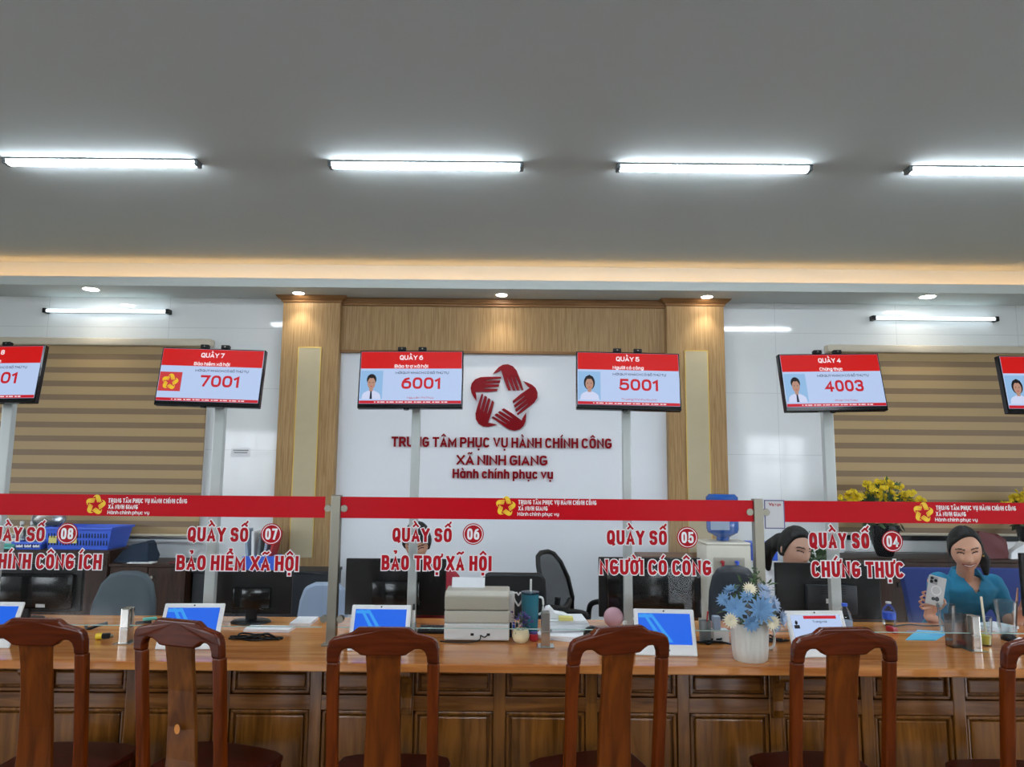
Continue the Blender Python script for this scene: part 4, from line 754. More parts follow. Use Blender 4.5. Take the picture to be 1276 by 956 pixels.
# stacks of paper with a yellow note
def sheets(px, py, Y, n, w, d, label, grp, z0=CZ, m_='paper', rz0=0.0, sp=.006):
    q = P(px, py, Y)
    for k in range(n):
        o = obj('paper_pile', B(-w, w, -d, d, 0, sp - .0005, 0), m_, None, loc=(q.x + rnd.uniform(-.01, .01), Y + rnd.uniform(-.008, .008), z0 + k * sp)); o.rotation_euler = (0, 0, rz0 + rnd.uniform(-.1, .1)); tag(o, label[k] if k < len(label) else label[-1], 'paper', grp)
sheets(700, 782, 3.80, 2, .115, .10, ['lowest white sheaf of papers left of the pink ball', 'second lowest white sheaf of papers left of the pink ball'], 'white papers beside the pink ball', rz0=-.35, sp=.012)
sheets(705, 770, 3.88, 5, .105, .09, ['white papers in a stack under the yellow note'], 'papers in the stack under the yellow note', z0=CZ + .026, rz0=.12, sp=.011)
q = P(697, 765, 3.86)
bm = nb(); prism(bm, [(-.10, 0), (.06, .0), (.02, .02), (-.03, .028), (-.055, .055), (-.075, .05)], -.05, .04); tag(obj('crumpled_paper', bm, 'paper', None, loc=(q.x + .005, 3.87, CZ + .082)), 'white folded paper peaking on top of the stack left of the pink ball', 'paper')
tag(obj('sticky_note', B(-.042, .03, -.05, .0, 0, .018, .002), 'yellow_tag', None, loc=(q.x + .035, 3.82, CZ + .082)), 'pale yellow note pad on top of the paper stack', 'note pad')
q = P(764.5, 777, 3.92); bm = nb(); ball(bm, (0, 0, .052), .052, 4); t = thing('crystal_ball', 'pink stone ball on a small stand behind the turned chair', 'ball', (q.x, 3.92, CZ)); bm2 = nb(); lathe(bm2, [(.03, 0), (.034, .006), (.026, .02), (.022, .028)], 28); obj('stand', bm2, 'mid_wood', t, True)
bmesh.ops.translate(bm, vec=(0, 0, .022), verts=bm.verts); obj('sphere', bm, 'pink', t, True)
q = P(738, 778, 3.74); t = thing('tape_dispenser', 'small black tape dispenser between the papers and the pink ball', 'dispenser', (q.x, 3.76, CZ)); bm = nb(); prism(bm, [(-.045, 0), (.045, 0), (.045, .02), (.03, .055), (.0, .062), (-.03, .05), (-.045, .02)], -.016, .016); obj('body', bm, 'black', t, bevel=.004)
bm = nb(); cyl(bm, (.005, -.018, .035), (.005, .018, .035), .02); obj('tape_roll', bm, 'smoke', t, True)
# clear bottle behind the ball, pen cup, boxes beside the white flowerpot
q = P(782, 775, 3.70); t = thing('small_bottle', 'tiny clear bottle between the pink ball and the pole', 'bottle', (q.x - .01, 3.72, CZ)); bm = nb(); lathe(bm, [(.016, 0), (.018, .004), (.018, .055), (.009, .07), (.009, .082)], 20); obj('body', bm, 'plastic', t, True); bm = nb(); lathe(bm, [(.011, .08), (.011, .095), (.002, .096)], 16); obj('cap', bm, 'white', t, True)
q = P(880, 790, 3.68); t = thing('pen_cup', 'grey pen cup between the black monitor and the white flowerpot', 'pen cup', (q.x, 3.70, CZ)); bm = nb(); lathe(bm, [(.026, 0), (.028, .004), (.03, .105), (.026, .105), (.024, .008)], 28); obj('cup', bm, 'pgrey', t, True)
bm = nb(); cyl(bm, (.0, 0, .01), (.016, 0, .15), .004, n=10); obj('red_pen', bm, 'redp', t, True)
q = P(893, 790, 3.70); t = thing('tissue_box', 'small white box left of the white flowerpot', 'box', (q.x + .01, 3.72, CZ)); obj('carton', B(-.028, .05, -.03, .03, 0, .06, .003), 'white', t); obj('sleeve', B(-.024, .012, -.02, .02, .06, .125, .004), 'pale_blue', t)
def cables(px, py, label, n, seed, sx_=.12):
    r2 = random.Random(seed); q = G(px, py); t = thing('cable_bundle', label, 'cables', q, group='black cables under the monitors')
    for k in range(n):
        pts = [(-sx_ + r2.uniform(0, .05), .05 * k / n, .008)] + [(-sx_ + 2 * sx_ * (j + 1) / 5 + r2.uniform(-.02, .02), r2.uniform(-.03, .06), .006 + .011 * r2.random() * (k % 3)) for j in range(4)]
        bm = nb(); tube(bm, curve(pts), .0045, 6); obj('cable', bm, 'black', t, True)
cables(322, 798, 'black cables tangled before the monitor of counter 07', 6, 3, .16); cables(890, 803, 'black cables on the counter left of the white flowerpot', 4, 5, .10); cables(966, 800, 'black cables on the counter right of the white flowerpot', 4, 8, .07)
q = G(305, 790); sheets(335, 790, 3.88, 1, .12, .05, ['white papers lying under the monitor of counter 07'], 'papers under the monitors', sp=.014); sheets(378, 775, 4.08, 1, .055, .09, ['white papers on the counter right of the counter 07 monitor'], 'papers at the counter back', sp=.016)
# right end: blue paper, cups, mouse, bottles
q = G(1152, 791); bm = nb(); prism(bm, [(-.17, .13), (-.02, .135), (.165, -.06), (.02, -.10)], 0, .004, Matrix.Rotation(PI / 2, 4, 'X')); 
for v in bm.verts: v.co.z = abs(v.co.z)
t = tag(obj('blue_form', bm, 'cyan', None, loc=(q.x, q.y, CZ)), 'light blue sheet of paper lying before the woman in teal', 'paper')
bm = nb()
for k in range(3): box(bm, -.06 + k * .035, .03 + k * .035, .06 - k * .045, .064 - k * .045, .004, .0046)
obj('print_lines', bm, 'blue', t)
q = G(1185, 797); tag(obj('red_eraser', B(-.03, .03, -.014, .014, 0, .02, .004), 'redp', None, loc=(q.x, 3.70, CZ)), 'small red block beside the smoked holder', 'eraser')
q = G(1193, 806); t = thing('card_holder', 'smoked clear holder beside the chrome glass support', 'holder', (q.x, 3.65, CZ)); zt = .155
for x in (-.042, .042): obj('side_panel', B(x - .002, x + .002, -.03, .03, 0, zt, .001), 'smoke', t)
for y in (-.03, .0, .03): obj('divider', B(-.042, .042, y - .002, y + .002, 0, zt if y else zt * .8, .001), 'smoke', t)
obj('bottom_panel', B(-.042, .042, -.03, .03, 0, .004), 'smoke', t)
def cup(px, Y, zb, r, h, label, drink, straw, name='plastic_cup'):
    q = P(px, 780, Y); t = thing(name, label, 'cup', (q.x, Y, CZ), group=None); bm = nb(); lathe(bm, [(r * .72, 0), (r * .74, .003), (r, h), (r * 1.06, h + .002), (r * .97, h), (r * .70, .006)], 28); obj('cup_wall', bm, 'plastic', t, True)
    if drink: bm = nb(); lathe(bm, [(r * .69, .007), (r * .69 + .28 * r * drink, h * drink), (.001, h * drink)], 24); obj('drink', bm, 'drink', t, True)
    if straw: bm = nb(); cyl(bm, (.01, 0, .01), (-.004, 0, h + .10), .0055, n=12); obj('straw', bm, 'cream_fl', t, True)
cup(1226, 3.69, 0, .038, .135, 'plastic cup of yellow drink with a straw behind the chrome support', .36, True)
cup(1255, 3.95, 0, .055, .17, 'large clear plastic cup before the raised hand', .0, False); cup(1180, 3.95, 0, .045, .15, 'clear plastic cup before the woman in teal', 0, False)
q = G(1238, 793); t = thing('mouse', 'black computer mouse right of the yellow drink', 'mouse', (q.x + .02, 3.80, CZ)); bm = nb(); ball(bm, (0, 0, .004), (.032, .05, .032), 3)
for v in bm.verts: v.co.z = max(0, v.co.z)
obj('shell', bm, 'black', t, True); bm = nb(); cyl(bm, (-.003, -.03, .028), (.003, -.03, .028), .008, n=16); obj('wheel', bm, 'dgrey', t)
sheets(1240, 780, 4.05, 2, .08, .07, ['white papers lying right of the yellow drink'], 'white papers at the right end', rz0=.3, sp=.014)
bm = nb(); prism(bm, [(-.03, 0), (.04, 0), (.035, .02), (.01, .03), (-.02, .016)], -.02, .02); q = G(1250, 797); tag(obj('crumpled_tissue', bm, 'paper', None, loc=(q.x + .02, 3.72, CZ)), 'crumpled white tissue near the right photo edge', 'tissue')
def water_bottle(px, Y, r, h, label, cap, lab=None):
    q = P(px, 770, Y); t = thing('water_bottle', label, 'bottle', (q.x, Y, CZ)); bm = nb(); lathe(bm, [(r * .9, 0), (r, .01), (r, h * .62), (r * .93, h * .66), (r * .8, h * .76), (r * .36, h * .9), (r * .36, h * .94)], 28); obj('body', bm, 'plastic', t, True)
    bm = nb(); lathe(bm, [(r * .42, h * .93), (r * .42, h), (.001, h)], 20); obj('cap', bm, cap, t, True); bm = nb(); lathe(bm, [(r * 1.01, h * .28), (r * 1.015, h * .29), (r * 1.015, h * .55), (r * 1.01, h * .56)], 28); obj('label_band', bm, lab, t, True)
water_bottle(1053, 3.72, .034, P(1053, 752, 3.72).z - CZ, 'clear water bottle with blue cap behind the queue-page tablet', 'blue', 'pale_blue'); water_bottle(1108, 4.14, .035, P(1108, 750, 4.14).z - CZ, 'water bottle with blue label left of the phone', 'white', 'blue')
q = G(1099, 783); tag(obj('red_stapler', B(-.014, .014, -.04, .04, 0, .03, .006), 'redp', None, loc=(q.x, 3.96, CZ)), 'small red box right of the woman in white’s monitor', 'box')
q = G(1140, 780); bm = nb(); tube(bm, curve([(-.16, .0, .006), (-.05, .03, .012), (.05, .02, .008), (.16, .05, .006)]), .004, 6); tag(obj('black_cable', bm, 'black', None, True, loc=(q.x, 4.08, CZ)), 'thin black cable behind the light blue paper', 'cable')

# ------------------------------------------------------------------ office chairs, cabinets and things at the back wall
def office_chair(px, pyt, Y, w, label, m_, outline, rz=0.0, hback=.50, arms=False, lean=.12, meshy=False):
    q = P(px, pyt, Y); zt = q.z; t = thing('office_chair', label, 'chair', (q.x, Y, 0), rz)
    if meshy:
        pts = [(w * x, zt - hback + hback * z) for x, z in outline]
        bm = nb(); tube(bm, [(x, .0 + .10 * ((z - zt + hback) / hback - .5) ** 2 * 2 + lean * (z - zt + hback), z) for x, z in pts + [pts[0]]], .017, 10); obj('back_frame', bm, 'black', t, True)
        bm = nb(); prism(bm, pts, -.003, .003)
        bmesh.ops.triangulate(bm, faces=bm.faces)
        for v in bm.verts: v.co.y += .10 * ((v.co.z - zt + hback) / hback - .5) ** 2 * 2 + lean * (v.co.z - zt + hback)
        obj('back_mesh', bm, 'mesh', t)
        bm = nb(); tube(bm, curve([(-w * .75, .04, zt - hback * .68), (0, .0, zt - hback * .74), (w * .75, .04, zt - hback * .68)]), .022, 10); obj('lumbar_support', bm, 'black', t, True)
    else:
        bm = nb(); prism(bm, [(w * x, zt - hback + hback * z) for x, z in outline], -.03, .03)
        for v in bm.verts: v.co.y += lean * (v.co.z - zt + hback) + .5 * v.co.x ** 2 * -.6
        obj('backrest', bm, m_, t, True, bevel=.022)
    bm = nb(); box(bm, -w * .98, w * .98, -.42, .02, .43, .50, .03, seg=3); obj('seat', bm, m_ if not meshy else 'black', t, True)
    bm = nb(); tube(bm, curve([(0, -.15, .42), (0, .06, .42), (0, .07, .55), (0, .05, zt - hback * .6)]), .022, 8); obj('back_support', bm, 'black', t, True)
    bm = nb(); cyl(bm, (0, -.2, .08), (0, -.2, .43), .027); obj('gas_column', bm, 'dgrey', t, True)
    for k in range(5):
        a = 2 * PI * k / 5 + .3; e = Vector((.28 * math.cos(a), -.2 + .28 * math.sin(a), .075)); bm = nb(); cyl(bm, (0, -.2, .10), e, .024, .016, 10); lg = obj('base_leg', bm, 'black', t)
        bm = nb(); cyl(bm, e + Vector((-.015, 0, -.045)), e + Vector((.015, 0, -.045)), .03, n=16); obj('caster', bm, 'black', lg, True)
    if arms:
        for s in (-1, 1): bm = nb(); tube(bm, curve([(s * w * .9, .02, .47), (s * w * 1.12, -.06, .50), (s * w * 1.12, -.10, .66), (s * w * 1.1, -.28, .68), (s * w * 1.1, -.30, .60)]), .02, 10); obj('armrest', bm, 'black', t, True)
    return t
rounded = [(-.80, 0), (.80, 0), (.98, .12), (1, .35), (.93, .62), (.78, .84), (.55, .96), (.25, 1), (-.25, 1), (-.55, .96), (-.78, .84), (-.93, .62), (-1, .35), (-.98, .12)]
squarish = [(-.85, 0), (.85, 0), (.97, .06), (1, .5), (.97, .90), (.90, .97), (.75, 1), (-.75, 1), (-.90, .97), (-.97, .90), (-1, .5), (-.97, .06)]
office_chair(156, 713, 4.95, .22, 'grey fabric office chair with rounded back before the dark cabinet', 'grey_fab', rounded)
office_chair(398, 727, 5.2, .21, 'pale blue-grey chair back beside the steel post', 'pale_blue', [(-.9, 0), (.9, 0), (1, .3), (.96, .7), (.85, .9), (.6, 1), (-.2, 1), (-.55, .93), (-.68, .75), (-.75, .4), (-1, .2)])
office_chair(640, 715, 4.95, .225, 'black office chair behind the printer', 'black', squarish)
office_chair(703, 690, 5.25, .21, 'black mesh office chair turned sideways behind the papers', 'black', rounded, 1.0, .52, True, .22, True)
office_chair(916, 706, 5.72, .215, 'charcoal fabric office chair before the water dispenser', 'dark_fab', rounded)
office_chair(1200, 708, 5.0, .43, 'wide blue upholstered chair behind the woman in teal', 'blue_pad', [(-.86, 0), (.86, 0), (.92, .3), (1, .97), (.97, 1), (-.97, 1), (-1, .97), (-.92, .3)], 0, .52)
office_chair(990, 722, 5.12, .20, 'black office chair behind the woman in white', 'black', squarish, hback=.42)
office_chair(520, 728, 5.05, .22, 'black office chair behind the person in red', 'black', squarish, hback=.42)
def cabinet(x0, x1, y0, y1, z1, label, m_, nd, knob):
    t = thing('cabinet', label, 'cabinet', ((x0 + x1) / 2, y0, 0)); w = (x1 - x0) / 2; d = y1 - y0
    obj('carcass', B(-w, w, .02, d, 0, z1 - .025, .002), m_, t); obj('cabinet_top', B(-w - .01, w + .01, -.005, d, z1 - .025, z1, .003), m_, t)
    for k in range(nd):
        a, b = -w + 2 * w * k / nd + .004, -w + 2 * w * (k + 1) / nd - .004; dr = obj('door', B(a, b, 0, .02, .08, z1 - .03, .003), m_, t)
        s = 1 if k % 2 == 0 else -1; kx = (b - .04) if s > 0 else (a + .04)
        if knob: bm = nb(); cyl(bm, (kx, -.025, z1 - .11), (kx, 0, z1 - .11), .014, n=16); obj('knob', bm, 'steel', dr, True)
        else: obj('handle', B(kx - .02, kx + .02, -.012, 0, z1 - .24, z1 - .20, .003), 'black', dr)
CY0 = 6.42; zL = P(190, 703, CY0).z; zLt = P(100, 686, CY0).z; zR = P(1160, 697, CY0).z; xa = P(136, 700, CY0).x; xb = P(233, 700, CY0).x
cabinet(-5.6, xa - .01, CY0, 6.88, zLt, 'taller dark wood cabinet under the blue basket', 'dark_wood', 3, True); cabinet(xa + .01, xb, CY0, 6.88, zL, 'dark wood cabinet with round knobs behind the grey office chair', 'dark_wood', 2, True)
cabinet(xb + .02, P(412, 712, CY0).x, 6.5, 6.82, P(390, 712, 6.5).z, 'low black cabinet before the left wood pillar', 'slate', 3, False)
cabinet(P(800, 694, 6.46).x, P(884.5, 694, 6.46).x, 6.46, 6.80, P(880, 694, 6.46).z, 'brown wood cabinet left of the water dispenser', 'mid_wood', 1, False)
cabinet(P(1046, 697, CY0).x, 5.7, CY0, 6.88, zR, 'long dark wood cabinet under the yellow flowers', 'dark_wood', 5, False)
# basket, bins and bags at the left
def crate(px0, px1, pyt, zb, y0, d, label, m_, name='basket', taper=.86, cards=()):
    a, b = P(px0, pyt, y0), P(px1, pyt, y0); w = (b.x - a.x) / 2; h = (a.z + b.z) / 2 - zb; t = thing(name, label, 'basket', ((a.x + b.x) / 2, y0 + d / 2, zb)); d /= 2
    def ring(k, z, dw=0): return [(-(w * k - dw), -(d * k - dw), z), (w * k - dw, -(d * k - dw), z), (w * k - dw, d * k - dw, z), (-(w * k - dw), d * k - dw, z)]
    bm = nb(); R_ = [[bm.verts.new(p) for p in r] for r in (ring(taper, 0), ring(1, h), ring(1, h, .012), ring(taper, .01, .012))]
    for p, r in zip(R_[:-1], R_[1:]):
        for k in range(4): bm.faces.new((p[k], p[(k + 1) % 4], r[(k + 1) % 4], r[k]))
    bm.faces.new(R_[0][::-1]); bm.faces.new(R_[3]); obj('tub', bm, m_, t)
    bm = nb(); box(bm, -w - .012, w + .012, -d - .012, -d + .006, h - .022, h, .004); box(bm, -w - .012, w + .012, d - .006, d + .012, h - .022, h, .004); box(bm, -w - .012, -w + .006, -d, d, h - .022, h, .004); box(bm, w - .006, w + .012, -d, d, h - .022, h, .004); obj('rim', bm, m_, t)
    bm = nb(); n = int(w * 2 / .028)
    for k in range(n):
        x = (-w + .03 + k * (2 * w - .06) / max(1, n - 1)) * .93
        for zz, hh in ((.3, .22), (.62, .2)): kk = taper + (1 - taper) * zz; y = -d * kk - .001; box(bm, x - .004, x + .004, y - .003, y + .004, h * zz - h * hh / 2, h * zz + h * hh / 2)
    obj('side_slots', bm, 'navy', t)
    for cx, cw in cards: k = taper + (1 - taper) * .42; obj('name_card', B(cx * w - cw, cx * w + cw, -d * k - .006, -d * k - .003, h * .28, h * .60), 'yellow_tag' if m_ == 'blue' and len(cards) == 2 else 'paper', t)
    return t
q = crate(54, 140, 657, zLt, 6.46, .36, 'large blue slotted basket with yellow cards on the taller cabinet', 'blue', cards=((-.72, .035), (-.12, .03)))
crate(17, 52, 675, zLt, 6.44, .25, 'small blue tray with three white cards left of the basket', 'blue', cards=((-.6, .03), (.0, .03), (.6, .03))); crate(-30, 15, 681, zLt, 6.44, .25, 'green tray at the left photo edge', 'teal_p')
bm = nb(); ball(bm, (0, 0, .07), (.15, .10, .11), 3)
for v in bm.verts: v.co += v.co.normalized() * .02 * noise.noise(v.co * 14)
q = P(58, 655, 6.6); tag(obj('plastic_bag', bm, 'haze', None, True, loc=(q.x, 6.62, zLt + .20)), 'translucent plastic bag in the top of the blue basket', 'bag')
for px, lab in ((24, 'clear bottle in the small blue tray, left of two'), (37, 'clear bottle in the small blue tray, right of two')):
    q = P(px, 680, 6.55); t = thing('spray_bottle', lab, 'bottle', (q.x, 6.56, zLt + .012), group='bottles in the small blue tray'); bm = nb(); lathe(bm, [(.035, 0), (.037, .01), (.037, .14), (.014, .18), (.014, .20)], 24); obj('body', bm, 'haze', t, True); bm = nb(); lathe(bm, [(.017, .198), (.017, .225), (.001, .226)], 16); obj('cap', bm, 'white', t, True)
def soft(name, pts, y0, y1, m_, label, cat, loc, amp=.02):
    bm = nb(); prism(bm, pts, y0, y1); bmesh.ops.triangulate(bm, faces=bm.faces); bmesh.ops.subdivide_edges(bm, edges=bm.edges, cuts=2, use_grid_fill=True)
    for v in bm.verts:
        k = 1 - .35 * max(0, v.co.z) / max(z for _, z in pts); v.co.y *= k; v.co += Vector((noise.noise(v.co * 9), noise.noise(v.co * 9 + Vector((3, 1, 2))), .5 * noise.noise(v.co * 11 + Vector((7, 4, 1))))) * amp; v.co.z = max(0, v.co.z)
    return tag(obj(name, bm, m_, None, True, loc=loc), label, cat)
q = P(158, 702, 6.5); soft('cloth_bag', [(-.125, 0), (.20, 0), (.185, .09), (.19, .16), (.14, .18), (.02, .15), (-.06, .11), (-.11, .06)], -.09, .09, 'navy', 'dark navy cloth bag slumped on the knobbed cabinet', 'bag', (q.x, 6.58, zL), .035)
q = P(175, 702, 6.46); tag(obj('letter', B(-.11, .11, -.05, .05, 0, .008), 'paper', None, loc=(q.x, 6.49, zL)), 'white papers on the cabinet before the navy bag', 'paper'); q = P(222, 701, 6.5); tag(obj('folder', B(-.07, .06, -.06, .06, 0, .014, .002), 'maroon', None, loc=(q.x, 6.52, zL)), 'dark red folder on the right end of the knobbed cabinet', 'folder')
zK = P(390, 712, 6.5).z; q = P(325, 700, 6.6); t = thing('file_rack', 'clear rack of grey folders on the low black cabinet', 'rack', (q.x, 6.64, zK)); obj('tray', B(-.15, .15, -.10, .10, 0, .12, .006), 'blue', t)
for k in range(5): bm = nb(); mt = Matrix.Translation((-.11 + k * .05, 0, .10)) @ Matrix.Rotation(.16 * (k - 1.5) / 2, 4, 'Y'); box(bm, -.012, .012, -.09, .09, -.09, .26 - .02 * (k % 3), .004, mt); obj('folder_sheet', bm, ('pale_blue', 'paper', 'pgrey', 'pale_blue', 'redp')[k], t)
# water dispenser with its bottle
q = P(910, 676, 6.1); zt = q.z; t = thing('water_dispenser', 'cream water dispenser carrying a blue water bottle', 'water dispenser', (P(908, 700, 6.1).x, 6.25, 0)); w = .19
obj('cabinet_body', B(-w, w, -.16, .16, .02, zt - .02, .02), 'dispenser', t, True); obj('collar', B(-w, w, -.16, .16, zt - .025, zt, .012), 'dispenser', t); obj('tap_recess', B(-w * .7, w * .7, -.165, -.1, zt - .32, zt - .12, .01), 'beige2', t)
for s in (-1, 1): bm = nb(); cyl(bm, (s * .06, -.20, zt - .16), (s * .06, -.15, zt - .16), .014); cyl(bm, (s * .06, -.195, zt - .20), (s * .06, -.195, zt - .155), .012); obj('tap', bm, 'redp' if s < 0 else 'blue', t, True)
t2 = thing('bottle', 'large blue water bottle upside down on the cream dispenser', 'bottle', (t.location.x, 6.25, zt)); bm = nb(); lathe(bm, [(.05, .002), (.055, .03), (.125, .07), (.135, .10), (.135, .17), (.128, .18), (.135, .19), (.135, .27), (.128, .28), (.135, .29), (.135, .37), (.11, .395)], 36); obj('jug', bm, 'bottle', t2, True); obj('paper_tag', B(-.14, .02, -.139, -.136, .10, .22), 'pale_blue', t2)
# flower vases and bags on the right cabinet
def flower_vase(px, pyt, pyb, Y, label, seed, spread):
    q = P(px, pyb, Y); top = P(px, pyt, Y).z - zR; t = thing('flower_vase', label, 'vase of flowers', (q.x, Y, zR), group='vases of yellow flowers on the long cabinet'); r2 = random.Random(seed)
    bm = nb(); lathe(bm, [(.06, 0), (.07, .01), (.10, .10), (.13, .22), (.135, .28), (.12, .28), (.10, .2)], 32); obj('vase', bm, 'vase', t, True)
    bm = nb(); blob_leaves(bm, (0, 0, .38), (spread * .7, .14, .13), 110, .12, r2, .28); blob_leaves(bm, (0, -.02, (top + .34) / 2), (spread * .6, .12, (top - .34) * .45), 120, .06, r2, .25); obj('foliage', bm, 'leaf', t)
    bm = nb(); heads = []
    for k in range(52):
        a = r2.uniform(-1, 1); x = a * spread; z = .34 + (top - .34) * (1 - .55 * a * a) * r2.uniform(.55, 1.0); y = r2.uniform(-.14, .1); heads.append((x, y, z)); tube(bm, [(x * .25, 0, .26), (x * .7, y * .7, .26 + (z - .26) * .6), (x, y, z)], .003, 5)
    obj('stalk', bm, 'leaf', t).__setitem__('kind', 'stuff')
    bm = nb()
    for h in heads:
        for j in range(4): petal_flower(bm, (h[0] + r2.uniform(-.03, .03), h[1] + r2.uniform(-.02, .02), h[2] + r2.uniform(-.04, .03)), .027, 7, 2, (r2.uniform(-.6, .6), -1, r2.uniform(.2, 1)))
    obj('blossom', bm, 'yel_fl', t).__setitem__('kind', 'stuff')
flower_vase(1103, 598, 694, 6.62, 'dark vase of yellow flowers behind the number 04', 11, .36); flower_vase(1290, 612, 694, 6.62, 'dark vase of yellow flowers at the right photo edge', 12, .24)
q = P(1008, 668, 6.2); t = thing('potted_plant', 'green leafy plant behind the woman in white', 'plant', (q.x, 6.15, 0)); bm = nb(); lathe(bm, [(.11, 0), (.13, .01), (.16, .42), (.14, .42), (.12, .36)], 28); obj('pot', bm, 'white', t, True); bm = nb(); blob_leaves(bm, (0, 0, .88), (.13, .12, .18), 150, .10, rnd, .22); obj('foliage', bm, 'leaf', t); bm = nb(); tube(bm, [(0, 0, .35), (.01, 0, .95)], .012); obj('stem', bm, 'leaf', t)
q = P(953, 690, 6.2); t = thing('box_package', 'blue and white box behind the woman in white', 'box', (q.x, 6.3, 0)); obj('carton_stand', B(-.14, .14, -.12, .12, 0, q.z - .06, .004), 'white', t); obj('blue_carton', B(-.11, .11, -.1, .1, q.z - .06, q.z + .09, .004), 'blue', t); bm = nb(); cyl(bm, (0, -.102, q.z + .02), (0, -.099, q.z + .02), .05); obj('disc_mark', bm, 'white', t)
q = P(1238, 698, 6.5); soft('maroon_bag', [(-.17, 0), (.13, 0), (.15, .05), (.12, .17), (.06, .22), (-.03, .20), (-.10, .23), (-.14, .12)], -.08, .08, 'maroon', 'dark red bag on the long cabinet behind the woman in teal', 'bag', (q.x, 6.56, zR), .03)
q = P(1262, 698, 6.5); soft('white_bag', [(-.07, 0), (.12, 0), (.12, .10), (.07, .15), (.02, .10), (-.06, .05)], -.07, .07, 'paper', 'white plastic bag right of the dark red bag', 'bag', (q.x + .05, 6.54, zR), .03)

# ------------------------------------------------------------------ people
def remeshed(bm, vox, smooth=3):
    bmesh.ops.recalc_face_normals(bm, faces=bm.faces); me = bpy.data.meshes.new('r'); bm.to_mesh(me); bm.free(); o = bpy.data.objects.new('r', me); COL.objects.link(o)
    md = o.modifiers.new('r', 'REMESH'); md.mode = 'VOXEL'; md.voxel_size = vox; md.use_smooth_shade = True; bpy.context.view_layer.update()
    m2 = bpy.data.meshes.new_from_object(o.evaluated_get(bpy.context.evaluated_depsgraph_get())); bpy.data.objects.remove(o); bpy.data.meshes.remove(me)
    b2 = nb(); b2.from_mesh(m2); bpy.data.meshes.remove(m2)
    for _ in range(smooth): bmesh.ops.smooth_vert(b2, verts=b2.verts, factor=.5, use_axis_x=True, use_axis_y=True, use_axis_z=True)
    return b2
gs = lambda v, c, w: math.exp(-((v - c) / w) ** 2)
def head_point(d, smile):
    x, y, z = d.x * .074, d.y * .094, d.z * .116
    if z < 0:
        t = min(1, -z / .116); x *= 1 - .30 * t ** 1.6
        if y > 0: y *= 1 - .40 * t
    else: x *= 1 + .02 * z / .116
    if y < .01:
        f = min(1, max(0, (.01 - y) / .05)); ax = abs(x); dy = 0
        dy -= .021 * gs(x, 0, .0125) * (gs(z, -.026, .017) + .42 * gs(z, -.003, .022)); dy -= .006 * gs(ax, .012, .008) * gs(z, -.032, .009)
        dy += .009 * gs(ax, .031, .016) * gs(z, .012, .013); dy -= .004 * gs(z, .032, .012)
        dy -= .006 * gs(x, 0, .026) * gs(z, -.060, .012); dy -= .009 * gs(x, 0, .024) * gs(z, -.098, .016); dy += .003 * gs(z, -.078, .008) * gs(x, 0, .03); dy -= (.008 if smile else .003) * gs(ax, .040, .018) * gs(z, -.028, .02)
        y += dy * f
    return Vector((x, y, z))
def add_head(bm, mtx, smile, nu=120, nv=80):
    rings = []
    for j in range(1, nv):
        a = PI * j / nv; rings.append([bm.verts.new(mtx @ head_point(Vector((math.sin(a) * math.cos(2 * PI * k / nu), math.sin(a) * math.sin(2 * PI * k / nu), math.cos(a))), smile)) for k in range(nu)])
    t, b = bm.verts.new(mtx @ head_point(Vector((0, 0, 1)), smile)), bm.verts.new(mtx @ head_point(Vector((0, 0, -1)), smile))
    for p, q in zip(rings[:-1], rings[1:]):
        for k in range(nu): bm.faces.new((p[k], q[k], q[(k + 1) % nu], p[(k + 1) % nu]))
    for k in range(nu): bm.faces.new((t, rings[0][k], rings[0][(k + 1) % nu])); bm.faces.new((b, rings[-1][(k + 1) % nu], rings[-1][k]))
    for s in (-1, 1):
        vs = ball(bm, (0, 0, 0), (.010, .019, .031), 3); bmesh.ops.transform(bm, matrix=mtx @ Matrix.Translation((s * .074, .008, -.004)) @ Matrix.Rotation(s * -.3, 4, 'Z') @ Matrix.Rotation(.15, 4, 'X'), verts=vs)
def hair_shell(bm, mtx, thick=.016, top=.064, nape=-.07, seed=1, back=.6, fringe=0.0):
    nu, nv = 110, 76; ss = lambda t: max(0, min(1, t)) ** 2 * (3 - 2 * max(0, min(1, t)))
    def pt(d):
        p = head_point(d, False); ax = abs(p.x); f = ss((p.y + .048) / .062); hl = (top - 9 * ax * ax + fringe * p.x) * (1 - f) + nape * f
        k = ss((p.z - hl) / .010 + .5); n_ = .004 * noise.noise(Vector((d.x * 14, d.y * 3, d.z * 4 + seed))) + .003 * noise.noise(Vector((d.x * 30, d.y * 5, seed)))
        th = thick * (1 + .35 * max(0, d.z)) + .012 * max(0, d.y) * back + n_
        return p + d * (th * k - .012 * (1 - k))
    rings = []
    for j in range(1, nv):
        a = PI * j / nv; rings.append([bm.verts.new(mtx @ pt(Vector((math.sin(a) * math.cos(2 * PI * k / nu), math.sin(a) * math.sin(2 * PI * k / nu), math.cos(a))))) for k in range(nu)])
    t, b = bm.verts.new(mtx @ pt(Vector((0, 0, 1)))), bm.verts.new(mtx @ pt(Vector((0, 0, -1))))
    for p, q in zip(rings[:-1], rings[1:]):
        for k in range(nu): bm.faces.new((p[k], q[k], q[(k + 1) % nu], p[(k + 1) % nu]))
    for k in range(nu): bm.faces.new((t, rings[0][k], rings[0][(k + 1) % nu])); bm.faces.new((b, rings[-1][(k + 1) % nu], rings[-1][k]))
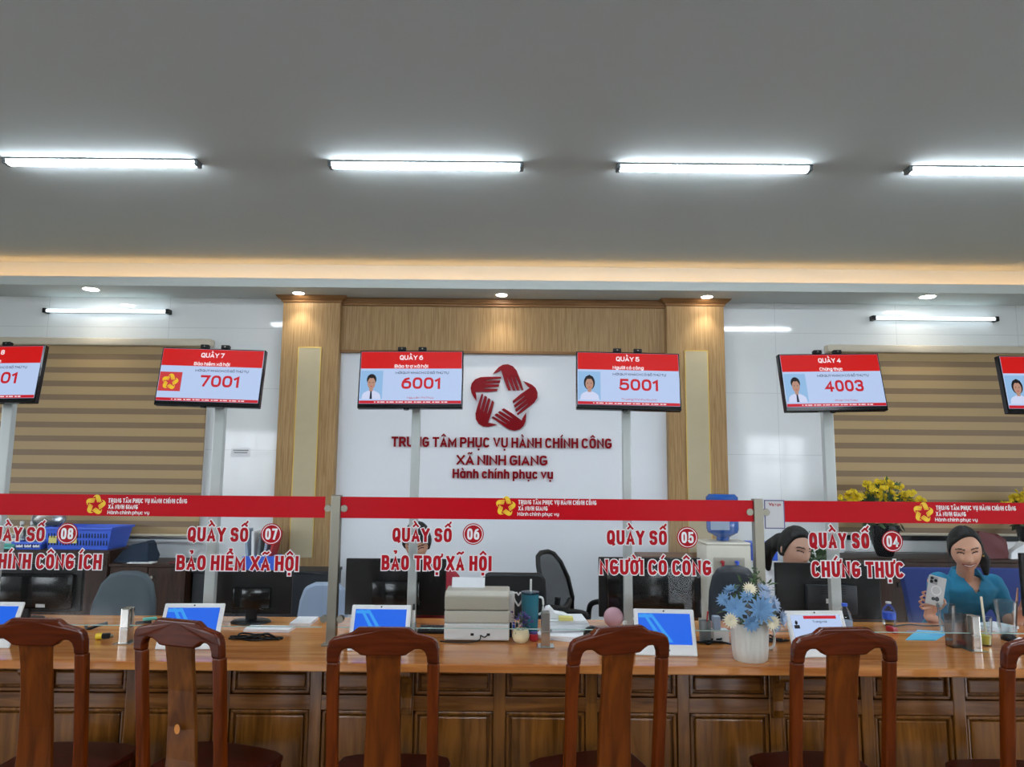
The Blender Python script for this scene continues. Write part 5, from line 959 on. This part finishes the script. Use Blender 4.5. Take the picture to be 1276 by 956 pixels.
def hand(bm, wrist, palm_end, side, nrm, fingers, thumb):
    """palm from the wrist to palm_end; side = direction of the thumb; fingers = list of knuckle/mid/tip points"""
    wrist, palm_end, side = Vector(wrist), Vector(palm_end), Vector(side).normalized()
    for k, o in enumerate((.026, .009, -.009, -.026)): rcone(bm, wrist + side * o * .6, .014, palm_end + side * o, .0115, 10)
    for f in fingers:
        pts = [Vector(p) for p in f]; chain(bm, [(p, .0088 - .0012 * i) for i, p in enumerate(pts)])
    pts = [Vector(p) for p in thumb]; chain(bm, [(p, .011 - .0015 * i) for i, p in enumerate(pts)])
def finish_body(name, bm, headM, label, skin, smile, gaze):
    bm = remeshed(bm, .0042, 2); inv = headM.inverted(); mats = [skin, 'lip', 'eye', 'tooth', 'brow', 'trouser']
    for f in bm.faces:
        p = inv @ f.calc_center_median(); f.smooth = True; x, z = abs(p.x), p.z; mi = 0
        if p.y < -.03 and abs(p.z) < .13 and x < .08:
            bend = 9.0 * x * x if smile else 1.5 * x * x; mz = z + .060 - bend
            if smile and (x / .027) ** 2 + (mz / .0055) ** 2 < 1: mi = 3
            elif (x / (.033 if smile else .025)) ** 2 + (mz / (.0115 if smile else .009)) ** 2 < 1: mi = 1
            elif abs(x - .032) < .0165 and abs(z - (.013 - 14 * (x - .032) ** 2 * (1 if gaze else 1))) < .0036: mi = 2
            elif abs(x - .033) < .020 and abs(z - (.034 - 10 * (x - .03) ** 2)) < .0034: mi = 4
        c = f.calc_center_median()
        if mi == 0 and c.z < .60 and c.y > -9: mi = 5 if c.z < .52 else 0
        f.material_index = mi
    me = bpy.data.meshes.new(name); bm.to_mesh(me); bm.free()
    for m_ in mats: me.materials.append(M[m_])
    o = bpy.data.objects.new(name, me); COL.objects.link(o); return tag(o, label, 'person')
def seated(bm, sl, sr, hip, neck_top, thick=.105):
    """torso, neck, thighs, shins and feet of someone sitting and facing -y"""
    c = (sl + sr) / 2; hw = (sr - sl).length / 2
    loft(bm, [((hip.x, hip.y, hip.z - .06), .15, .11), ((hip.x, hip.y, hip.z + .05), .165, .12), ((hip.x * .6 + c.x * .4, hip.y * .6 + c.y * .4, hip.z + (c.z - hip.z) * .4), hw * .70, thick * .9), ((hip.x * .2 + c.x * .8, hip.y * .2 + c.y * .8, hip.z + (c.z - hip.z) * .72), hw * .86, thick * 1.08), ((c.x, c.y, c.z - .03), hw * .92, thick * .85), ((c.x, c.y + .005, c.z + .022), hw * .55, thick * .6), ((c.x, c.y + .01, c.z + .04), .055, .05)])
    rcone(bm, c + Vector((0, .012, .0)), .048, neck_top, .046)
    for s in (-1, 1):
        h = hip + Vector((s * .09, -.02, -.01)); k = Vector((hip.x + s * .12, hip.y - .42, .50)); an = Vector((hip.x + s * .12, hip.y - .36, .08)); toe = an + Vector((0, -.16, -.045)); chain(bm, [(h, .085), (k, .058), (an, .04)]); rcone(bm, an + Vector((0, .02, -.04)), .035, toe, .028)
def shirt_mesh(sl, sr, hip, sleeves, thick, vneck=.0):
    bm = nb(); c = (sl + sr) / 2; hw = (sr - sl).length / 2 + .014; thick += .014
    loft(bm, [((hip.x, hip.y, hip.z - .02), .175, .132), ((hip.x, hip.y, hip.z + .06), .18, .132), ((hip.x * .6 + c.x * .4, hip.y * .6 + c.y * .4, hip.z + (c.z - hip.z) * .4), hw * .76, thick * .95), ((hip.x * .2 + c.x * .8, hip.y * .2 + c.y * .8, hip.z + (c.z - hip.z) * .72), hw * .90, thick * 1.10), ((c.x, c.y, c.z - .03), hw * .95, thick * .88), ((c.x, c.y + .005, c.z + .030), hw * .60, thick * .66), ((c.x, c.y + .01, c.z + .050), .064, .060)])
    for pts in sleeves: chain(bm, pts)
    bm = remeshed(bm, .007, 5)
    for v in bm.verts: v.co += v.normal * (.0035 * noise.noise(v.co * 22) + .004 * noise.noise(Vector((v.co.x * 12, v.co.y * 8, v.co.z * 30))))
    if vneck:
        bmesh.ops.delete(bm, geom=[f for f in bm.faces if (lambda p: c.y - p.y > .02 and p.z > c.z - vneck and abs(p.x - c.x) < .62 * (p.z - c.z + vneck))(f.calc_center_median())], context='FACES')
    for f in bm.faces: f.smooth = True
    return bm
def collar(bm, c, r, h, open_, dy=0):
    for s in (-1, 1):                            # two turned-down leaves meeting at the front
        a0, a1 = -PI / 2 + s * open_, PI / 2; up, lo = [], []
        for k in range(13):
            t = k / 12; a = a0 + (a1 - a0) * t if s > 0 else a0 - (a0 + 3 * PI / 2) * t * 1.0 if False else (a0 + (s * (PI - open_)) * t)
            up.append(Vector((c.x + r * math.cos(a), c.y + r * .95 * math.sin(a), c.z + h * (.75 + .25 * t)))); e = 1 + .45 * (1 - t) ** 2; lo.append(Vector((c.x + r * (1.28 + .1 * (1 - t)) * math.cos(a), c.y + r * 1.22 * math.sin(a) - .012 * (1 - t), c.z + h * .55 - .030 * e)))
        for th in (0,):
            U = [bm.verts.new(p) for p in up]; Lw = [bm.verts.new(p) for p in lo]; U2 = [bm.verts.new(p + Vector(((c.x - p.x), (c.y - p.y), 0)).normalized() * .006) for p in up]; L2 = [bm.verts.new(p + Vector(((c.x - p.x), (c.y - p.y), 0)).normalized() * .006) for p in lo]
            for k in range(12): bm.faces.new((U[k], U[k + 1], Lw[k + 1], Lw[k])); bm.faces.new((U2[k + 1], U2[k], L2[k], L2[k + 1])); bm.faces.new((U[k + 1], U[k], U2[k], U2[k + 1])); bm.faces.new((Lw[k], Lw[k + 1], L2[k + 1], L2[k]))
            bm.faces.new((U[0], Lw[0], L2[0], U2[0])); bm.faces.new((U[-1], U2[-1], L2[-1], Lw[-1]))
V = Vector
# --- the woman in teal
HC = P(1203, 685, 4.30); HM = Matrix.Translation(HC) @ Matrix.Rotation(-.42, 4, 'Z') @ Matrix.Rotation(.26, 4, 'X') @ Matrix.Rotation(-.10, 4, 'Y') @ Matrix.Scale(1.10, 4)
SL, SR = P(1168, 725, 4.45), P(1238, 727, 4.47); HIP = V(((SL.x + SR.x) / 2 + .02, 4.72, .57))
bm = nb(); add_head(bm, HM, True); seated(bm, SL, SR, HIP, HC + V((.02, .035, -.075)), .105)
EL = P(1168, 790, 4.40); EL.z = .74; WL = P(1157.5, 768, 4.20); ER = P(1256, 772, 4.40); WR = P(1268.5, 777, 4.19)
chain(bm, [(SL, .055), (EL, .042), (WL, .027)]); chain(bm, [(SR, .055), (ER, .042), (WR, .027)])
PC_ = P(1166, 736.5, 4.135)                     # the phone's centre
pk = lambda px, py, Y: P(px, py, Y)
hand(bm, WL, pk(1162, 755, 4.165), (1, -.1, 0), (0, 1, 0), [[pk(1159, 757, 4.165), pk(1150, 759, 4.155), pk(1146.5, 756, 4.135), pk(1150, 754, 4.112)], [pk(1159, 754, 4.17), pk(1149, 753.5, 4.155), pk(1145.5, 750, 4.135), pk(1149.5, 748, 4.112)], [pk(1160, 751, 4.17), pk(1150, 747.5, 4.16), pk(1147, 744.5, 4.138), pk(1151, 742.5, 4.115)], [pk(1161, 748, 4.17), pk(1152, 742, 4.16), pk(1149.5, 738.5, 4.14), pk(1153.5, 737, 4.118)]], [pk(1162, 761, 4.18), pk(1172, 758, 4.165), pk(1178, 752, 4.14), pk(1176.5, 747, 4.125)])
hand(bm, WR, pk(1269.5, 764, 4.145), (-1, 0, 0), (0, -1, 0), [[pk(1266.5, 764, 4.145), pk(1267, 752, 4.14), pk(1267.5, 742, 4.14), pk(1268, 733, 4.14)], [pk(1270, 763, 4.145), pk(1273, 751, 4.14), pk(1275.5, 741, 4.14), pk(1277, 733, 4.14)], [pk(1273, 764, 4.145), pk(1275, 757, 4.12), pk(1274, 761, 4.105), pk(1272.5, 766, 4.115)], [pk(1276, 767, 4.145), pk(1278, 761, 4.125), pk(1277, 764, 4.11), pk(1275.5, 769, 4.12)]], [pk(1265, 772, 4.16), pk(1262.5, 766, 4.135), pk(1266, 762, 4.115), pk(1270, 760, 4.11)])
w1 = finish_body('person', bm, HM, 'smiling woman in a teal shirt holding a phone and raising two fingers', 'skin', True, True)
bm = nb(); hair_shell(bm, HM, .009, .088, -.05, 2, .5, .22)
tailp = [HM @ V(p) for p in ((.02, .10, .01), (.06, .115, -.04), (.09, .09, -.10), (.085, .05, -.155))]; chain(bm, [(tailp[0], .035), (tailp[1], .040), (tailp[2], .034), (tailp[3], .016)])
ho = obj('hair', remeshed(bm, .006, 2), 'hair', w1, True)
bm = shirt_mesh(SL, SR, HIP, [[(SL + V((.01, 0, -.005)), .066), (SL.lerp(EL, .55), .060), (SL.lerp(EL, .86), .056)], [(SR + V((-.01, 0, -.005)), .066), (SR.lerp(ER, .6), .062), (SR.lerp(ER, 1.0), .056)]], .105, .05)
sh = obj('shirt', bm, 'teal', w1, True)
bm = nb(); collar(bm, (SL + SR) / 2 + V((0, -.004, .040)), .074, .050, .62); obj('collar', bm, 'teal', sh, True)
bm = nb(); c = (SL + SR) / 2
for k in range(4): ball(bm, (c.x + .004 * k, c.y - .122 - .012 * k + .0, c.z - .03 - .055 * k), .006, 1)
obj('shirt_buttons', bm, 'slate', sh)
bm = nb(); e = HM @ V((.078, .004, -.040)); ball(bm, e, .006, 2); obj('earring', bm, 'gold', w1, True)
# the phone she holds, its back to the viewer
t = thing('phone', 'pale phone in a clear case held up by the woman in teal', 'phone', PC_); t.rotation_euler = (-.12, .26, -.15); w, h = .046, .082
bm = nb(); box(bm, -w, w, -.005, .006, -h, h, .004); obj('case', bm, mat('pale_phone_back', (196, 194, 192), 0.25), t, True); obj('display', B(-w + .004, w - .004, .006, .007, -h + .004, h - .004), 'gblack', t)
bm = nb(); box(bm, -w + .006, -.0, -.0085, -.004, h - .048, h - .007, .003); cb = obj('camera_block', bm, mat('phone_camera_block', (150, 150, 150), 0.3), t)
for x, z in ((-.033, h - .018), (-.033, h - .037), (-.012, h - .027)): bm = nb(); cyl(bm, (x, -.011, z), (x, -.008, z), .0085, n=18); obj('camera_lens', bm, 'gblack', cb)
bm = nb()
for k in range(36):
    a0, a1 = 2 * PI * k / 36, 2 * PI * (k + 1) / 36; vv = [bm.verts.new((r * math.cos(a), -.0056, .002 + r * math.sin(a))) for a, r in ((a0, .022), (a1, .022), (a1, .027), (a0, .027))]; bm.faces.new(vv)
bmesh.ops.remove_doubles(bm, verts=bm.verts, dist=1e-5); r_ = bmesh.ops.extrude_face_region(bm, geom=bm.faces[:]); bmesh.ops.translate(bm, vec=(0, .0008, 0), verts=[g for g in r_['geom'] if isinstance(g, bmesh.types.BMVert)]); obj('charging_ring', bm, 'white', t)
bm = nb(); ball(bm, (-.008, -.0055, -.046), (.011, .001, .010), 2); ball(bm, (.011, -.0055, -.043), (.012, .001, .013), 2); obj('sticker', bm, 'slate', t)
# --- the woman in white, looking down behind her monitor
HC = P(991, 684, 4.42); HM = Matrix.Translation(HC) @ Matrix.Rotation(.30, 4, 'Z') @ Matrix.Rotation(.24, 4, 'X') @ Matrix.Rotation(.06, 4, 'Y') @ Matrix.Scale(1.06, 4)
SL, SR = P(964, 722, 4.55), P(1034, 724, 4.58); HIP = V(((SL.x + SR.x) / 2, 4.82, .58))
bm = nb(); add_head(bm, HM, False); seated(bm, SL, SR, HIP, HC + V((-.015, .04, -.07)), .10)
EL, WL, ER, WR = V((SL.x - .03, 4.50, .82)), V((SL.x + .10, 4.35, .84)), V((SR.x + .03, 4.50, .82)), V((SR.x - .08, 4.35, .84))
for s_, e_, w_, sd in ((SL, EL, WL, 1), (SR, ER, WR, -1)):
    chain(bm, [(s_, .052), (e_, .040), (w_, .026)]); pe = w_ + V((0, -.075, 0)) + V((sd * .03, 0, 0)); fs = [[pe + V((o, 0, 0)), pe + V((o * 1.2, -.035, .006)), pe + V((o * 1.25, -.06 + abs(o) * .4, -.006)), pe + V((o * 1.25, -.075 + abs(o) * .5, -.018))] for o in (-.026, -.009, .009, .026)]
    hand(bm, w_, pe, (sd, 0, 0), (0, 0, 1), fs, [w_ + V((sd * .02, -.02, 0)), w_ + V((sd * .055, -.05, 0)), w_ + V((sd * .06, -.08, -.008))])
w2 = finish_body('person', bm, HM, 'woman in a white blouse looking down behind her black monitor', 'skin2', False, True)
bm = nb(); hair_shell(bm, HM, .011, .086, -.05, 5, .8, -.14); pts = [HM @ V(p) for p in ((-.03, .10, .02), (-.07, .12, -.03), (-.085, .12, -.09), (-.07, .11, -.16))]; chain(bm, [(pts[0], .042), (pts[1], .044), (pts[2], .036), (pts[3], .018)]); obj('hair', remeshed(bm, .006, 2), 'hair', w2, True)
bm = shirt_mesh(SL, SR, HIP, [[(s_ + V((0, 0, -.005)), .066), (s_.lerp(e_, .6), .064), (e_, .054), (e_.lerp(w_, .5), .046)] for s_, e_, w_ in ((SL, EL, WL), (SR, ER, WR))], .10)
sh = obj('blouse', bm, 'blouse', w2, True); bm = nb(); collar(bm, (SL + SR) / 2 + V((0, .002, .030)), .066, .040, .35); obj('collar', bm, 'blouse', sh, True)
# --- the person in red, head bowed behind the monitor of counter 06
HC = P(519.5, 676, 4.42); HM = Matrix.Translation(HC) @ Matrix.Rotation(.05, 4, 'Z') @ Matrix.Rotation(.50, 4, 'X') @ Matrix.Scale(.98, 4)
SL, SR = P(484, 722, 4.58), P(560, 722, 4.58); HIP = V(((SL.x + SR.x) / 2, 4.80, .57))
bm = nb(); add_head(bm, HM, False); seated(bm, SL, SR, HIP, HC + V((0, .045, -.065)), .105)
EL, WL, ER, WR = V((SL.x - .05, 4.46, .81)), V((SL.x + .10, 4.28, .82)), V((SR.x + .05, 4.46, .81)), V((SR.x - .10, 4.28, .82))
for s_, e_, w_, sd in ((SL, EL, WL, 1), (SR, ER, WR, -1)):
    chain(bm, [(s_, .055), (e_, .042), (w_, .027)]); pe = w_ + V((0, -.03, 0)) + V((sd * .05, 0, 0)); fs = [[pe + V((sd * .01, o, 0)), pe + V((sd * .045, o, .004)), pe + V((sd * .068, o, -.008)), pe + V((sd * .08, o, -.018))] for o in (-.026, -.009, .009, .026)]
    hand(bm, w_, pe, (0, -1, 0), (0, 0, 1), fs, [w_ + V((sd * .02, -.03, 0)), w_ + V((sd * .045, -.065, 0)), w_ + V((sd * .075, -.07, -.006))])
w3 = finish_body('person', bm, HM, 'person in a red shirt with bowed dark head behind the monitor of counter 06', 'skin', False, True)
bm = nb(); hair_shell(bm, HM, .014, .06, -.06, 9, .4); obj('hair', remeshed(bm, .006, 2), 'hair', w3, True)
bm = shirt_mesh(SL, SR, HIP, [[(s_ + V((0, 0, -.005)), .068), (s_.lerp(e_, .6), .066), (s_.lerp(e_, .85), .062)] for s_, e_ in ((SL, EL), (SR, ER))], .105)
sh = obj('shirt', bm, 'redshirt', w3, True); bm = nb(); collar(bm, (SL + SR) / 2 + V((0, .002, .030)), .068, .040, .35); obj('collar', bm, 'redshirt', sh, True)
